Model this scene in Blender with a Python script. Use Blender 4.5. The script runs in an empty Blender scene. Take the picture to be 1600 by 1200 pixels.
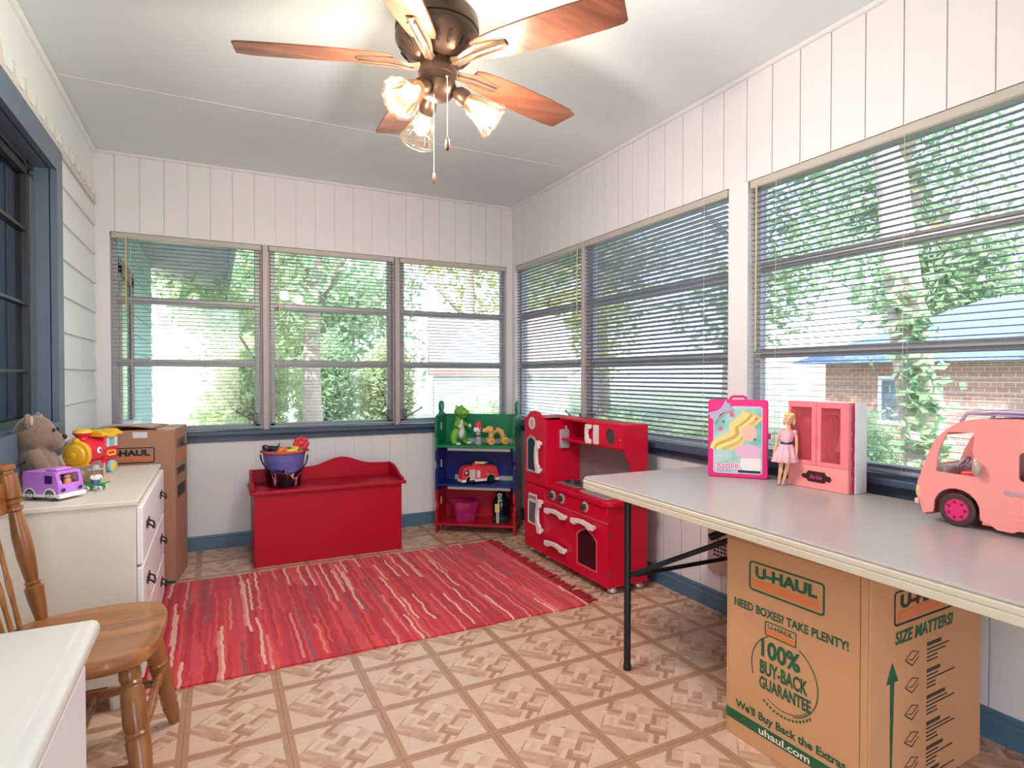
import bpy, bmesh, math, random
from mathutils import Matrix, Vector, noise
C = bpy.context.scene.collection
R = math.radians
PI = math.pi

# ------------------------------------------------------------------ camera, sky, sun, exposure
cam_d = bpy.data.cameras.new('camera'); cam = bpy.data.objects.new('camera', cam_d); C.objects.link(cam)
cam.location = (0, 0, 1.16)
cam.rotation_euler = (R(90 - 0.82), 0, R(-26.57))
cam_d.sensor_width = 36; cam_d.lens = 925.5 / 1600 * 36; cam_d.clip_start = .02
bpy.context.scene.camera = cam

vs = bpy.context.scene.view_settings
vs.view_transform = 'Standard'; vs.look = 'None'; vs.gamma = 1; vs.use_curve_mapping = False
vs.exposure = 2.25

w = bpy.data.worlds.new('sky'); bpy.context.scene.world = w; w.use_nodes = True
nt = w.node_tree; bg = nt.nodes['Background']
sky = nt.nodes.new('ShaderNodeTexSky'); sky.sky_type = 'NISHITA'; sky.sun_disc = False
sky.sun_elevation = R(48); sky.sun_rotation = R(215); sky.air_density = 1; sky.dust_density = 1.5
mx = nt.nodes.new('ShaderNodeMix'); mx.data_type = 'RGBA'; mx.inputs[0].default_value = .30
mul = nt.nodes.new('ShaderNodeMix'); mul.data_type = 'RGBA'; mul.blend_type = 'MULTIPLY'; mul.inputs[0].default_value = 1
mul.inputs[7].default_value = (.2, .2, .2, 1)
nt.links.new(sky.outputs[0], mul.inputs[6]); nt.links.new(mul.outputs[2], mx.inputs[6])
mx.inputs[7].default_value = (.94, .95, 1.16, 1)
nt.links.new(mx.outputs[2], bg.inputs[0]); bg.inputs[1].default_value = 1.7

sun_d = bpy.data.lights.new('sun', 'SUN'); sun_d.energy = 2.8; sun_d.angle = R(.6); sun_d.color = (1, .97, .92)
sun = bpy.data.objects.new('sun', sun_d); C.objects.link(sun)
sun.rotation_euler = Vector((.62, .5, -.80)).to_track_quat('-Z', 'Y').to_euler(); sun.location = (-6, -4, 9)

# ------------------------------------------------------------------ materials
def lin(c):
    if isinstance(c, str):
        c = c.lstrip('#'); c = [int(c[i:i + 2], 16) / 255 for i in (0, 2, 4)]
    return tuple((v / 12.92 if v <= .04045 else ((v + .055) / 1.055) ** 2.4) for v in c)
class NT:
    """small node-tree writer"""
    def __init__(s, name):
        s.m = bpy.data.materials.new(name); s.m.use_nodes = True; s.t = s.m.node_tree
        s.b = s.t.nodes['Principled BSDF']; s.out = s.t.nodes['Material Output']
    def n(s, ty, **kw):
        x = s.t.nodes.new(ty)
        for k, v in kw.items(): setattr(x, k, v)
        return x
    def l(s, a, b): s.t.links.new(a, b)
    def put(s, sock, v):
        if hasattr(v, 'links') or hasattr(v, 'is_output'): s.l(v, sock)
        else: sock.default_value = v
    def math(s, op, a, b=0, c=None):
        x = s.n('ShaderNodeMath', operation=op); s.put(x.inputs[0], a); s.put(x.inputs[1], b)
        if c is not None: s.put(x.inputs[2], c)
        return x.outputs[0]
    def mix(s, f, a, b):
        x = s.n('ShaderNodeMix', data_type='RGBA'); s.put(x.inputs[0], f)
        for i, v in ((6, a), (7, b)):
            if isinstance(v, (tuple, list, str)): x.inputs[i].default_value = (*lin(v), 1)
            else: s.l(v, x.inputs[i])
        return x.outputs[2]
    def coord(s, kind='Object'): return s.n('ShaderNodeTexCoord').outputs[kind]
    def xyz(s, v):
        x = s.n('ShaderNodeSeparateXYZ'); s.l(v, x.inputs[0]); return x.outputs
    def vec(s, x=0, y=0, z=0):
        v = s.n('ShaderNodeCombineXYZ')
        for i, q in enumerate((x, y, z)): s.put(v.inputs[i], q)
        return v.outputs[0]
    def noise(s, v, scale=5, detail=3, rough=.5, dist=0):
        x = s.n('ShaderNodeTexNoise'); s.l(v, x.inputs['Vector']); x.inputs['Scale'].default_value = scale
        x.inputs['Detail'].default_value = detail; x.inputs['Roughness'].default_value = rough; x.inputs['Distortion'].default_value = dist
        return x.outputs[0]
    def white(s, v):
        x = s.n('ShaderNodeTexWhiteNoise', noise_dimensions='3D'); s.l(v, x.inputs['Vector']); return x.outputs['Value']
    def scale(s, v, sc):
        x = s.n('ShaderNodeMapping'); s.l(v, x.inputs['Vector']); x.inputs['Scale'].default_value = sc; return x.outputs[0]
    def ramp(s, f, stops, mode='LINEAR'):
        x = s.n('ShaderNodeValToRGB'); s.l(f, x.inputs[0]); e = x.color_ramp; e.interpolation = mode
        while len(e.elements) < len(stops): e.elements.new(.5)
        for el, (p, c) in zip(e.elements, stops): el.position = p; el.color = (*lin(c), 1)
        return x.outputs[0]
    def bump(s, h, st=.3, d=.002):
        x = s.n('ShaderNodeBump'); s.l(h, x.inputs['Height']); x.inputs['Strength'].default_value = st; x.inputs['Distance'].default_value = d
        s.l(x.outputs[0], s.b.inputs['Normal'])
    def set(s, **kw):
        for k, v in kw.items():
            i = s.b.inputs[{'rough': 'Roughness', 'metal': 'Metallic', 'spec': 'Specular IOR Level', 'coat': 'Coat Weight', 'trans': 'Transmission Weight', 'sheen': 'Sheen Weight', 'sss': 'Subsurface Weight', 'alpha': 'Alpha', 'ior': 'IOR'}[k]]
            s.put(i, v)
        return s
    def col(s, c):
        if isinstance(c, (tuple, list, str)): s.b.inputs['Base Color'].default_value = (*lin(c), 1)
        else: s.l(c, s.b.inputs['Base Color'])
        return s

_mc = {}
def P(c, rough=.45, metal=0, var=.05, sc=9, bump=0, **kw):
    """plain painted / plastic / metal surface with a faint mottling"""
    key = (c, rough, metal, var, sc, bump, tuple(kw.items()))
    if key in _mc: return _mc[key]
    t = NT('surface_' + str(c).lstrip('#'))
    base = lin(c); nz = t.noise(t.coord(), sc, 3)
    hi = tuple(min(1, v * (1 + var)) for v in base); lo = tuple(v * (1 - var) for v in base)
    x = t.n('ShaderNodeMix', data_type='RGBA'); t.l(nz, x.inputs[0]); x.inputs[6].default_value = (*lo, 1); x.inputs[7].default_value = (*hi, 1)
    t.l(x.outputs[2], t.b.inputs['Base Color']); t.set(rough=rough, metal=metal, **kw)
    if bump: t.bump(t.noise(t.coord(), sc * 8, 2), bump, .002)
    _mc[key] = t.m; return t.m
def emit(c, st, name='glow'):
    t = NT(name); t.col(c); t.b.inputs['Emission Color'].default_value = (*lin(c), 1); t.b.inputs['Emission Strength'].default_value = st
    return t.m
def glass(tint='#ffffff', refl=.08, name='clear_glass', frost=0, fr=.6):
    t = NT(name); tr = t.n('ShaderNodeBsdfTransparent'); gl = t.n('ShaderNodeBsdfGlossy'); gl.inputs['Roughness'].default_value = .03 + frost
    tr.inputs[0].default_value = (*lin(tint), 1); f = t.n('ShaderNodeLayerWeight'); f.inputs[0].default_value = .35
    mm = t.n('ShaderNodeMixShader'); k = t.math('MULTIPLY_ADD', f.outputs['Fresnel'], fr, refl * .3)
    t.l(k, mm.inputs[0]); t.l(tr.outputs[0], mm.inputs[1]); t.l(gl.outputs[0], mm.inputs[2]); t.l(mm.outputs[0], t.out.inputs[0])
    t.n('ShaderNodeTexCoord'); return t.m
def tinted(c, alpha=.5, rough=.15, name='tinted_plastic'):
    t = NT(name); t.col(c).set(rough=rough); t.b.inputs['Alpha'].default_value = alpha
    return t.m
def wood(c1, c2, axis=0, rough=.3, sc=6, name='wood'):
    t = NT(name); s = [sc * 4] * 3; s[axis] = sc * .35
    v = t.scale(t.coord(), s); nz = t.noise(v, 1, 5, .6, .6)
    t.col(t.ramp(nz, [(.3, c1), (.7, c2)])); t.set(rough=rough, coat=.25); t.bump(nz, .08, .001); return t.m

# ------------------------------------------------------------------ mesh building
def frame_m(o, right, up):
    r = Vector(right).normalized(); u = Vector(up).normalized(); n = r.cross(u)
    return Matrix(((r.x, u.x, n.x, o[0]), (r.y, u.y, n.y, o[1]), (r.z, u.z, n.z, o[2]), (0, 0, 0, 1)))
def along(p, q):
    """matrix whose Z axis runs from p to q, origin p"""
    d = Vector(q) - Vector(p); return Matrix.Translation(p) @ d.to_track_quat('Z', 'Y').to_matrix().to_4x4()
def rot(ax, deg): return Matrix.Rotation(R(deg), 4, ax)
def tr(*v): return Matrix.Translation(v if len(v) == 3 else v[0])
I4 = Matrix.Identity(4)
class MB:
    def __init__(s): s.bm = bmesh.new(); s.mats = []; s.mi = 0; s.T = I4.copy()
    def use(s, m):
        if m not in s.mats: s.mats.append(m)
        s.mi = s.mats.index(m); return s
    def v(s, p): return s.bm.verts.new(s.T @ Vector(p))
    def f(s, vs):
        try: x = s.bm.faces.new(vs)
        except ValueError: return None
        x.material_index = s.mi; return x
    def poly(s, pts): return s.f([s.v(p) for p in pts])
    def box(s, x0, y0, z0, x1, y1, z1, bev=0, seg=2):
        x0, x1 = min(x0, x1), max(x0, x1); y0, y1 = min(y0, y1), max(y0, y1); z0, z1 = min(z0, z1), max(z0, z1)
        q = [s.v(p) for p in ((x0, y0, z0), (x1, y0, z0), (x1, y1, z0), (x0, y1, z0), (x0, y0, z1), (x1, y0, z1), (x1, y1, z1), (x0, y1, z1))]
        fs = [s.f([q[i] for i in a]) for a in ((0, 3, 2, 1), (4, 5, 6, 7), (0, 1, 5, 4), (1, 2, 6, 5), (2, 3, 7, 6), (3, 0, 4, 7))]
        if bev: s.bev({e for f in fs for e in f.edges}, bev, seg)
        return s
    def bev(s, edges, o, seg=2):
        r = bmesh.ops.bevel(s.bm, geom=list(edges), offset=o, segments=seg, affect='EDGES', profile=.5)
        for f in r['faces']: f.material_index = s.mi
    def loft(s, rings, cap0=True, cap1=True, closed=True):
        vr = [[s.v(p) for p in r] for r in rings]; n = len(vr[0])
        for a, b in zip(vr, vr[1:]):
            for i in range(n if closed else n - 1):
                j = (i + 1) % n; s.f([a[i], a[j], b[j], b[i]])
        if cap0: s.f(vr[0][::-1])
        if cap1: s.f(vr[-1])
        return s
    def lathe(s, prof, seg=24, T=I4, cap0=True, cap1=True):
        o = s.T; s.T = o @ T
        s.loft([[(r * math.cos(2 * PI * i / seg), r * math.sin(2 * PI * i / seg), z) for i in range(seg)] for r, z in ((max(r, 1e-5), z) for r, z in prof)], cap0, cap1)
        s.T = o; return s
    def cyl(s, p, q, r, r2=None, seg=16):
        L = (Vector(q) - Vector(p)).length; return s.lathe([(r, 0), (r if r2 is None else r2, L)], seg, along(p, q))
    def turned(s, p, q, prof, seg=18):
        """lathe along p-q, prof = (fraction, radius)"""
        L = (Vector(q) - Vector(p)).length; return s.lathe([(r, t * L) for t, r in prof], seg, along(p, q))
    def tube(s, pts, r, seg=10):
        pts = [Vector(p) for p in pts]; n = len(pts); rs = r if isinstance(r, (list, tuple)) else [r] * n
        rings = []; up = None
        for i, p in enumerate(pts):
            d = (pts[min(i + 1, n - 1)] - pts[max(i - 1, 0)]).normalized()
            if up is None: up = d.orthogonal().normalized()
            up = (up - d * up.dot(d)); up = up.normalized() if up.length > 1e-6 else d.orthogonal().normalized()
            b = d.cross(up); rings.append([p + (up * math.cos(2 * PI * k / seg) + b * math.sin(2 * PI * k / seg)) * rs[i] for k in range(seg)])
        return s.loft(rings)
    def ball(s, c, r, seg=16, T=I4):
        r = (r, r, r) if isinstance(r, (int, float)) else r; h = max(6, seg // 2); o = s.T; s.T = o @ tr(*c) @ T
        s.loft([[(r[0] * math.sin(PI * j / h) * math.cos(2 * PI * i / seg), r[1] * math.sin(PI * j / h) * math.sin(2 * PI * i / seg), -r[2] * math.cos(PI * j / h)) for i in range(seg)]
                for j in [.12] + list(range(1, h)) + [h - .12]])
        s.T = o; return s
    def prism(s, outer, z0, z1, holes=(), T=I4):
        """2-D outline in XY (with holes) extruded from z0 to z1"""
        o = s.T; s.T = o @ T
        if not holes:
            a = [s.v((x, y, z0)) for x, y in outer]; b = [s.v((x, y, z1)) for x, y in outer]; n = len(a)
            s.f(a[::-1]); s.f(b)
            for i in range(n): s.f([a[i], a[(i + 1) % n], b[(i + 1) % n], b[i]])
        else:
            loops = [outer] + list(holes); lays = []
            for z in (z0, z1):
                L = [[s.v((x, y, z)) for x, y in lp] for lp in loops]; es = []
                for lp in L:
                    for i in range(len(lp)): es.append(s.bm.edges.new((lp[i], lp[(i + 1) % len(lp)])))
                r = bmesh.ops.triangle_fill(s.bm, use_beauty=True, use_dissolve=False, edges=es)
                for g in r['geom']:
                    if isinstance(g, bmesh.types.BMFace): g.material_index = s.mi
                lays.append(L)
            for a, b in zip(*lays):
                n = len(a)
                for i in range(n): s.f([a[i], a[(i + 1) % n], b[(i + 1) % n], b[i]])
        s.T = o; return s
    def text(s, body, T, w=None, h=None, bold=0.0, depth=0.0, shear=0.0, space=1.0):
        cu = bpy.data.curves.new('lettering', 'FONT'); cu.body = body; cu.offset = bold; cu.extrude = 0; cu.size = 1; cu.shear = shear; cu.resolution_u = 3; cu.space_character = space
        ob = bpy.data.objects.new('lettering', cu); C.objects.link(ob); bpy.context.view_layer.update()
        me = ob.evaluated_get(bpy.context.evaluated_depsgraph_get()).to_mesh()
        xs = [v.co.x for v in me.vertices]; ys = [v.co.y for v in me.vertices]
        x0, x1, y0, y1 = min(xs), max(xs), min(ys), max(ys)
        sx = w / (x1 - x0) if w else None; sy = h / (y1 - y0) if h else None
        sx = sx or sy; sy = sy or sx
        o = s.T; s.T = o @ T
        vv = [s.v(((v.co.x - (x0 + x1) / 2) * sx, (v.co.y - (y0 + y1) / 2) * sy, depth)) for v in me.vertices]
        for p in me.polygons: s.f([vv[i] for i in p.vertices])
        s.T = o; bpy.data.objects.remove(ob); bpy.data.curves.remove(cu); return s
    def build(s, name, mat=None, parent=None, bevel=0, smooth=None, sub=0, remesh=0, fix=True):
        if fix: bmesh.ops.recalc_face_normals(s.bm, faces=s.bm.faces)
        me = bpy.data.meshes.new(name); s.bm.to_mesh(me); s.bm.free()
        for m in ([mat] if mat and not s.mats else s.mats): me.materials.append(m)
        o = bpy.data.objects.new(name, me); C.objects.link(o)
        if smooth or remesh:
            for p in me.polygons: p.use_smooth = True
            if smooth and smooth < 180 and not remesh: me.set_sharp_from_angle(angle=R(smooth))
        if bevel:
            b = o.modifiers.new('bevel', 'BEVEL'); b.width = bevel; b.segments = 2; b.limit_method = 'ANGLE'; b.angle_limit = R(40); b.harden_normals = False
        if remesh:
            q = o.modifiers.new('remesh', 'REMESH'); q.mode = 'VOXEL'; q.voxel_size = remesh; q.use_smooth_shade = True
            q = o.modifiers.new('smooth', 'SMOOTH'); q.iterations = 6; q.factor = .5
        if sub: q = o.modifiers.new('sub', 'SUBSURF'); q.levels = sub; q.render_levels = sub
        if parent is not None: o.parent = parent
        return o
def tag(o, label=None, cat=None, group=None, kind=None):
    for k, v in (('label', label), ('category', cat), ('group', group), ('kind', kind)):
        if v: o[k] = v
    return o
def thing(name, label=None, cat=None, loc=(0, 0, 0), rz=0, group=None, kind=None):
    o = bpy.data.objects.new(name, None); C.objects.link(o); o.location = loc; o.rotation_euler = (0, 0, R(rz)); o.empty_display_size = .05
    return tag(o, label, cat, group, kind)
def copy_tree(o, parent=None, loc=None):
    c = o.copy(); C.objects.link(c)
    if parent is not None: c.parent = parent
    if loc is not None: c.location = loc
    for ch in [x for x in C.objects if x.parent == o]: copy_tree(ch, c)
    return c
def rrect(x0, y0, x1, y1, r, n=5):
    pts = []
    for cx, cy, a in ((x1 - r, y0 + r, -90), (x1 - r, y1 - r, 0), (x0 + r, y1 - r, 90), (x0 + r, y0 + r, 180)):
        for k in range(n + 1): t = R(a + 90 * k / n); pts.append((cx + r * math.cos(t), cy + r * math.sin(t)))
    return pts
def circ(cx, cy, r, n=24, ry=None): return [(cx + r * math.cos(2 * PI * k / n), cy + (ry or r) * math.sin(2 * PI * k / n)) for k in range(n)]
def arc(cx, cy, r, a0, a1, n=8, ry=None): return [(cx + r * math.cos(R(a0 + (a1 - a0) * k / n)), cy + (ry or r) * math.sin(R(a0 + (a1 - a0) * k / n))) for k in range(n + 1)]
# ------------------------------------------------------------------ the room
XL, XR, YB, YF, ZC = -.67, 2.215, 4.43, -1.9, 2.555
SILL, HEAD = .79, 2.06
WALL = P('#e3e1e4', .5, var=.015, sc=3); WALL_L = P('#ecf4f3', .5, var=.015, sc=3)
def floor_mat():
    t = NT('parquet_vinyl'); X, Y, Z = t.xyz(t.coord()); T = .30
    def cell(q, off):
        a = t.math('DIVIDE', t.math('SUBTRACT', q, off), T); return t.math('FLOOR', a), t.math('FRACT', a)
    ci, fx = cell(X, .2); cj, fy = cell(Y, 1.727)
    cx = t.math('SUBTRACT', fx, .5); cy = t.math('SUBTRACT', fy, .5)
    ax = t.math('ABSOLUTE', cx); ay = t.math('ABSOLUTE', cy)
    mxx = t.math('MAXIMUM', ax, ay); band = t.math('GREATER_THAN', mxx, .44)
    # centre square turned by 45 degrees, laid in a basket weave of short fingers
    p = t.math('ADD', cx, cy); q = t.math('SUBTRACT', cx, cy)
    dia = t.math('LESS_THAN', t.math('ADD', ax, ay), .50)
    k = 4.2
    pi = t.math('FLOOR', t.math('MULTIPLY', p, k)); qi = t.math('FLOOR', t.math('MULTIPLY', q, k))
    par = t.math('ABSOLUTE', t.math('MODULO', t.math('ADD', pi, qi), 2))
    f1 = t.math('FLOOR', t.math('MULTIPLY', p, k * 3)); f2 = t.math('FLOOR', t.math('MULTIPLY', q, k * 3))
    def lerp(f, a, b): return t.math('ADD', t.math('MULTIPLY', a, t.math('SUBTRACT', 1, f)), t.math('MULTIPLY', b, f))
    fid = lerp(par, f1, f2)
    rnd = t.white(t.vec(t.math('ADD', t.math('MULTIPLY', pi, 7.13), t.math('MULTIPLY', ci, 0)), t.math('MULTIPLY', qi, 3.7), fid))
    fing = t.ramp(rnd, [(0, '#ad8065'), (.35, '#c49c82'), (.6, '#dab79f'), (1, '#e5c7b0')])
    g = t.noise(t.scale(t.coord(), (18, 60, 1)), 1, 4, .6, .5); g2 = t.noise(t.scale(t.coord(), (60, 18, 1)), 1, 4, .6, .5)
    tri = t.mix(g, '#d6b198', '#e8cdb8')
    inner = t.mix(dia, tri, fing)
    bandc = t.mix(t.math('GREATER_THAN', ax, ay), t.mix(g, '#a47558', '#c59c80'), t.mix(g2, '#a47558', '#c59c80'))
    c = t.mix(band, inner, bandc)
    c = t.mix(t.math('MULTIPLY', t.noise(t.coord(), 35, 4, .7), .35), c, '#ab8061')
    seam = t.math('GREATER_THAN', mxx, .496)
    c = t.mix(t.math('MULTIPLY', seam, .45), c, '#5b3a22')
    t.col(c); t.set(rough=t.math('MULTIPLY_ADD', t.noise(t.coord(), 4, 2), .15, .20), spec=.6); t.bump(t.math('MULTIPLY', seam, -1), .2, .001); return t.m
b = MB(); b.box(XL - .12, YF, -.06, XR + .12, YB + .12, 0); tag(b.build('floor', floor_mat()), kind='structure')
b = MB(); b.box(XL - .12, YF, ZC, XR + .35, YB + .35, ZC + .14)
tag(b.build('ceiling', P('#e3f1f3', .6, var=.012, sc=2)), kind='structure')
SEAM = P('#e9e8e2', .6)
b = MB(); b.box(XL, 3.41, ZC - .0015, XR, 3.422, ZC)
tag(b.build('trim_1', SEAM), kind='structure')
b = MB(); b.box(XL, .98, ZC - .004, XR, .995, ZC)
tag(b.build('trim_2', SEAM), kind='structure')

def panelled(mb, T, rects, grooves, depth=.12):
    """vertical V-groove boards over rects (u0,z0,u1,z1); local x = along wall, y = up, z = into the room"""
    o = mb.T; mb.T = T
    for u0, z0, u1, z1 in rects:
        mb.box(u0, z0, -depth, u1, z1, -.006)
        cuts = [u0] + [g for g in grooves if u0 + .01 < g < u1 - .01] + [u1]
        for a, c in zip(cuts, cuts[1:]): mb.box(a + (.0025 if a != u0 else 0), z0, -.0061, c - (.0025 if c != u1 else 0), z1, 0)
    mb.T = o
# back wall: u = x
TB = frame_m((0, YB, 0), (1, 0, 0), (0, 0, 1))
b = MB(); gb = [-.559 + .1335 * k for k in range(-1, 22)]
panelled(b, TB, [(XL - .12, 0, XR + .12, SILL - .03), (XL - .12, HEAD, XR + .12, ZC)], gb)
panelled(b, TB, [(XL - .12, SILL - .03, -.585, HEAD), (2.165, SILL - .03, XR + .12, HEAD)], [])
tag(b.build('wall_back', WALL), kind='structure')
# right wall: u = -y
TR = frame_m((XR, 0, 0), (0, -1, 0), (0, 0, 1))
b = MB(); gr = [-(1.848 - .1405 * k) for k in range(-18, 27)]
panelled(b, TR, [(-YB, 0, -YF, SILL - .03), (-YB, HEAD, -YF, ZC)], gr)
panelled(b, TR, [(-YB, SILL - .03, -4.375, HEAD), (-2.095, SILL - .03, -1.98, HEAD), (-.15, SILL - .03, .1, HEAD), (1.6, SILL - .03, -YF, HEAD)], [])
tag(b.build('wall_right', WALL), kind='structure')
# left wall: old outside wall of the house, lap siding
b = MB(); zs = []
z = -.02
def siding(mb, x, y0, y1, z0, z1, ex=.178, s=1, zbase=.125):
    k = math.floor((z0 - zbase) / ex)
    while True:
        a = max(z0, zbase + k * ex); c = min(z1, zbase + (k + 1) * ex)
        if a >= z1: break
        if c > a:
            f0 = (a - zbase - k * ex) / ex; f1 = (c - zbase - k * ex) / ex
            mb.loft([[(x - .1 * s, y0, a), (x + s * .013 * (1 - f0), y0, a), (x + s * .013 * (1 - f1), y0, c), (x - .1 * s, y0, c)],
                     [(x - .1 * s, y1, a), (x + s * .013 * (1 - f0), y1, a), (x + s * .013 * (1 - f1), y1, c), (x - .1 * s, y1, c)]])
        k += 1
siding(b, XL, YF, 1.3, 0, 2.31); siding(b, XL, 3.44, YB - .006, 0, 2.31)
siding(b, XL, 1.3, 3.44, 0, .86); siding(b, XL, 1.3, 3.44, 2.19, 2.31)
b.box(XL - .1, YF, 2.30, XL + .004, YB - .002, ZC)
tag(b.build('wall_left', WALL_L), kind='structure')
b = MB(); b.box(XL - .12, YF - .12, 0, -.60, YF, ZC); b.box(.35, YF - .12, 0, XR + .12, YF, ZC); b.box(-.60, YF - .12, 2.25, .35, YF, ZC)
tag(b.build('wall_front_unseen', WALL), kind='structure')  # unseen wall, added; its opening is sized to limit light from behind
# scalloped verge board along the top of the siding
b = MB(); n = 42; pts = []
y = YB - .012; step = .15
out = [(YB - .012, 2.272)]
while y > YF + .1:
    for k in range(1, 9): f = k / 9; out.append((y - step * f * .9, 2.272 - .030 * math.sin(PI * f) ** .8 + .012 * f))
    out.append((y - step * .92, 2.318)); out.append((y - step * .96, 2.318)); out.append((y - step, 2.272)); y -= step
out += [(y, 2.215), (YB - .012, 2.215)]
b.prism(out, 0, .012, T=Matrix(((0, 0, 1, XL + .004), (1, 0, 0, 0), (0, 1, 0, 0), (0, 0, 0, 1))))
tag(b.build('trim_3', P('#d9d6d0', .5, var=.02)), kind='structure')
# quarter rounds at the ceiling
b = MB(); b.cyl((XL + .006, YF, ZC - .016), (XL + .006, YB - .02, ZC - .016), .017, seg=12)
b.use(WALL_L)
tag(b.build('trim_4', WALL_L, smooth=40), kind='structure')
b = MB(); b.cyl((XR - .002, YF, ZC - .006), (XR - .002, YB, ZC - .006), .014, seg=12); tag(b.build('trim_5', WALL, smooth=40), kind='structure')
b = MB(); b.cyl((XL, YB - .002, ZC - .006), (XR, YB - .002, ZC - .006), .012, seg=12); tag(b.build('trim_6', WALL, smooth=40), kind='structure')
# blue baseboards with a moulded top
BLUE = P('#4f7089', .4, var=.06, sc=5)
def board(mb, T, u0, u1, h=.095):
    o = mb.T; mb.T = T
    prof = [(0, 0), (h, 0), (h, .006), (h - .012, .010), (h - .022, .008), (h - .03, .014), (.01, .015), (0, .015)]
    mb.loft([[(u, y, z) for y, z in prof] for u in (u0, u1)]); mb.T = o
b = MB(); board(b, TB, XL, XR); tag(b.build('baseboard_back', BLUE), kind='structure')
b = MB(); board(b, TR, -YB + .016, -YF); tag(b.build('baseboard_right', BLUE), kind='structure')
b = MB(); board(b, frame_m((XL + .013, 0, 0), (0, 1, 0), (0, 0, 1)), YF, YB - .016); tag(b.build('baseboard_left', BLUE), kind='structure')
# blue stools under the windows
STOOL = P('#46566f', .4, var=.05)
b = MB(); b.box(-.60, YB - .05, SILL - .03, 2.16, YB + .1, SILL - .004, .003); b.box(-.60, YB - .012, SILL - .075, 2.16, YB - .001, SILL - .03)
tag(b.build('trim_7', STOOL), kind='structure')
b = MB(); b.box(XR - .05, 2.09, SILL - .03, XR + .1, 4.375, SILL - .004, .003); b.box(XR - .012, 2.09, SILL - .075, XR - .001, 4.375, SILL - .03)
tag(b.build('trim_8', STOOL), kind='structure')
b = MB(); b.box(XR - .05, .15, SILL - .03, XR + .1, 1.98, SILL - .004, .003); b.box(XR - .012, .15, SILL - .075, XR - .001, 1.98, SILL - .03)
tag(b.build('trim_9', STOOL), kind='structure')

# ------------------------------------------------------------------ awning windows (aluminium) and their mini blinds
ALU = P('#a9a6a8', .42, .35, var=.05); ALU_D = P('#7d7f88', .45, .3, var=.05); GLASS = glass('#e6e8ea', name='window_glass')
SLAT = P('#97a3b5', .45, 0, var=.02); RAIL = P('#b9b4ad', .4, 0, var=.03); CORD = P('#d9d6cc', .7); WANDM = P('#d8c48a', .35)  # SLAT: backlit shade and sky reflection put into the colour of white slats
def window(nm, T, u0, u1, z0=SILL, z1=HEAD, rows=(1.645, 1.243), crank=0):
    """T: x along the wall, y up, z into the room; the frame stands .03-.08 behind the wall face"""
    root = thing(nm, kind='structure'); root.matrix_world = T
    f = MB(); w_ = .03
    for a in ((u0, z0, u0 + w_, z1), (u1 - w_, z0, u1, z1), (u0, z0, u1, z0 + .035), (u0, z1 - .03, u1, z1)): f.box(a[0], a[1], -.085, a[2], a[3], -.045, .002, 1)
    f.build('frame', ALU, root)
    ed = [z0 + .035] + [r for r in sorted(rows)] + [z1 - .03]
    for r in rows:
        m = MB(); m.box(u0 + w_, r - .022, -.088, u1 - w_, r + .022, -.05, .003, 1); m.box(u0 + w_, r - .004, -.05, u1 - w_, r + .010, -.042); m.build('sash_rail', ALU, root)
    for a, c in zip(ed, ed[1:]):
        m = MB(); m.box(u0 + w_, a, -.070, u1 - w_, c, -.066); m.build('pane', GLASS, root)
    if crank:
        uc = u1 - .03 if crank > 0 else u0 + .03
        h = MB(); h.box(uc - .015, z0 + .03, -.046, uc + .015, z0 + .11, -.02, .006); h.build('operator_box', ALU_D, root)
        h = MB(); h.tube([(uc, z0 + .05, -.02), (uc, z0 + .052, .01), (uc - crank * .05, z0 + .085, .02), (uc - crank * .11, z0 + .115, .02)], [.007, .007, .006, .005]); h.ball((uc - crank * .115, z0 + .122, .02), .009, 10)
        h.build('crank', ALU_D, root, smooth=60)
    return root
def blind(label, T, u0, u1, z0=SILL + .008, z1=HEAD - .002, tilt=0, wand=None, ladders=(.12, .88), pitch=.0245, wl=.45):
    root = thing('window_blind', label, 'blind', group='mini blinds in the windows'); root.matrix_world = T @ tr(0, 0, -.012)
    h = MB(); h.box(u0, z1 - .035, -.018, u1, z1, .012, .003, 1); h.box(u0 + .004, z1 - .037, -.014, u1 - .004, z1 - .034, .008)
    h.build('headrail', RAIL, root)
    s = MB(); z = z1 - .055; n = 0
    ca, sa = math.cos(R(tilt)), math.sin(R(tilt))
    zb = z0 + .022
    while z > zb:
        prof = []
        for k in range(4):
            q = -.0125 + .025 * k / 3; hh = .0022 * (1 - (q / .0125) ** 2); prof.append((q * ca - hh * sa, q * sa + hh * ca))
        prof2 = prof + [(a, c - .0005) for a, c in prof[::-1]]
        s.loft([[(u, z + c, a) for a, c in prof2] for u in (u0 + .004, u1 - .004)])
        z -= pitch; n += 1
    s.build('slats', SLAT, root, smooth=50)
    r = MB(); r.box(u0 + .004, z0, -.012, u1 - .004, z0 + .014, .012, .004, 2); r.build('bottom_rail', SLAT, root)
    for L in ladders:
        u = u0 + (u1 - u0) * L
        for dz in (-.0135, .0135):
            c = MB(); c.cyl((u, z0 + .01, dz), (u, z1 - .03, dz), .0009, seg=6); c.build('ladder_cord', CORD, root)
    if wand is not None:
        c = MB(); c.cyl((wand, z1 - .03, .02), (wand, z1 - .03 - wl, .022), .0035, seg=6); c.ball((wand, z1 - .035 - wl, .022), .005, 8); c.build('wand', WANDM, root)
    return root
mull = [(.29, .335), (1.215, 1.265)]
MUL = P('#b3a9a9', .45, .1)
window('window_1', TB, -.585, .275, crank=1); window('window_2', TB, .345, 1.205, crank=1); window('window_3', TB, 1.275, 2.165, crank=-1)
b = MB(); b.T = TB
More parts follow.
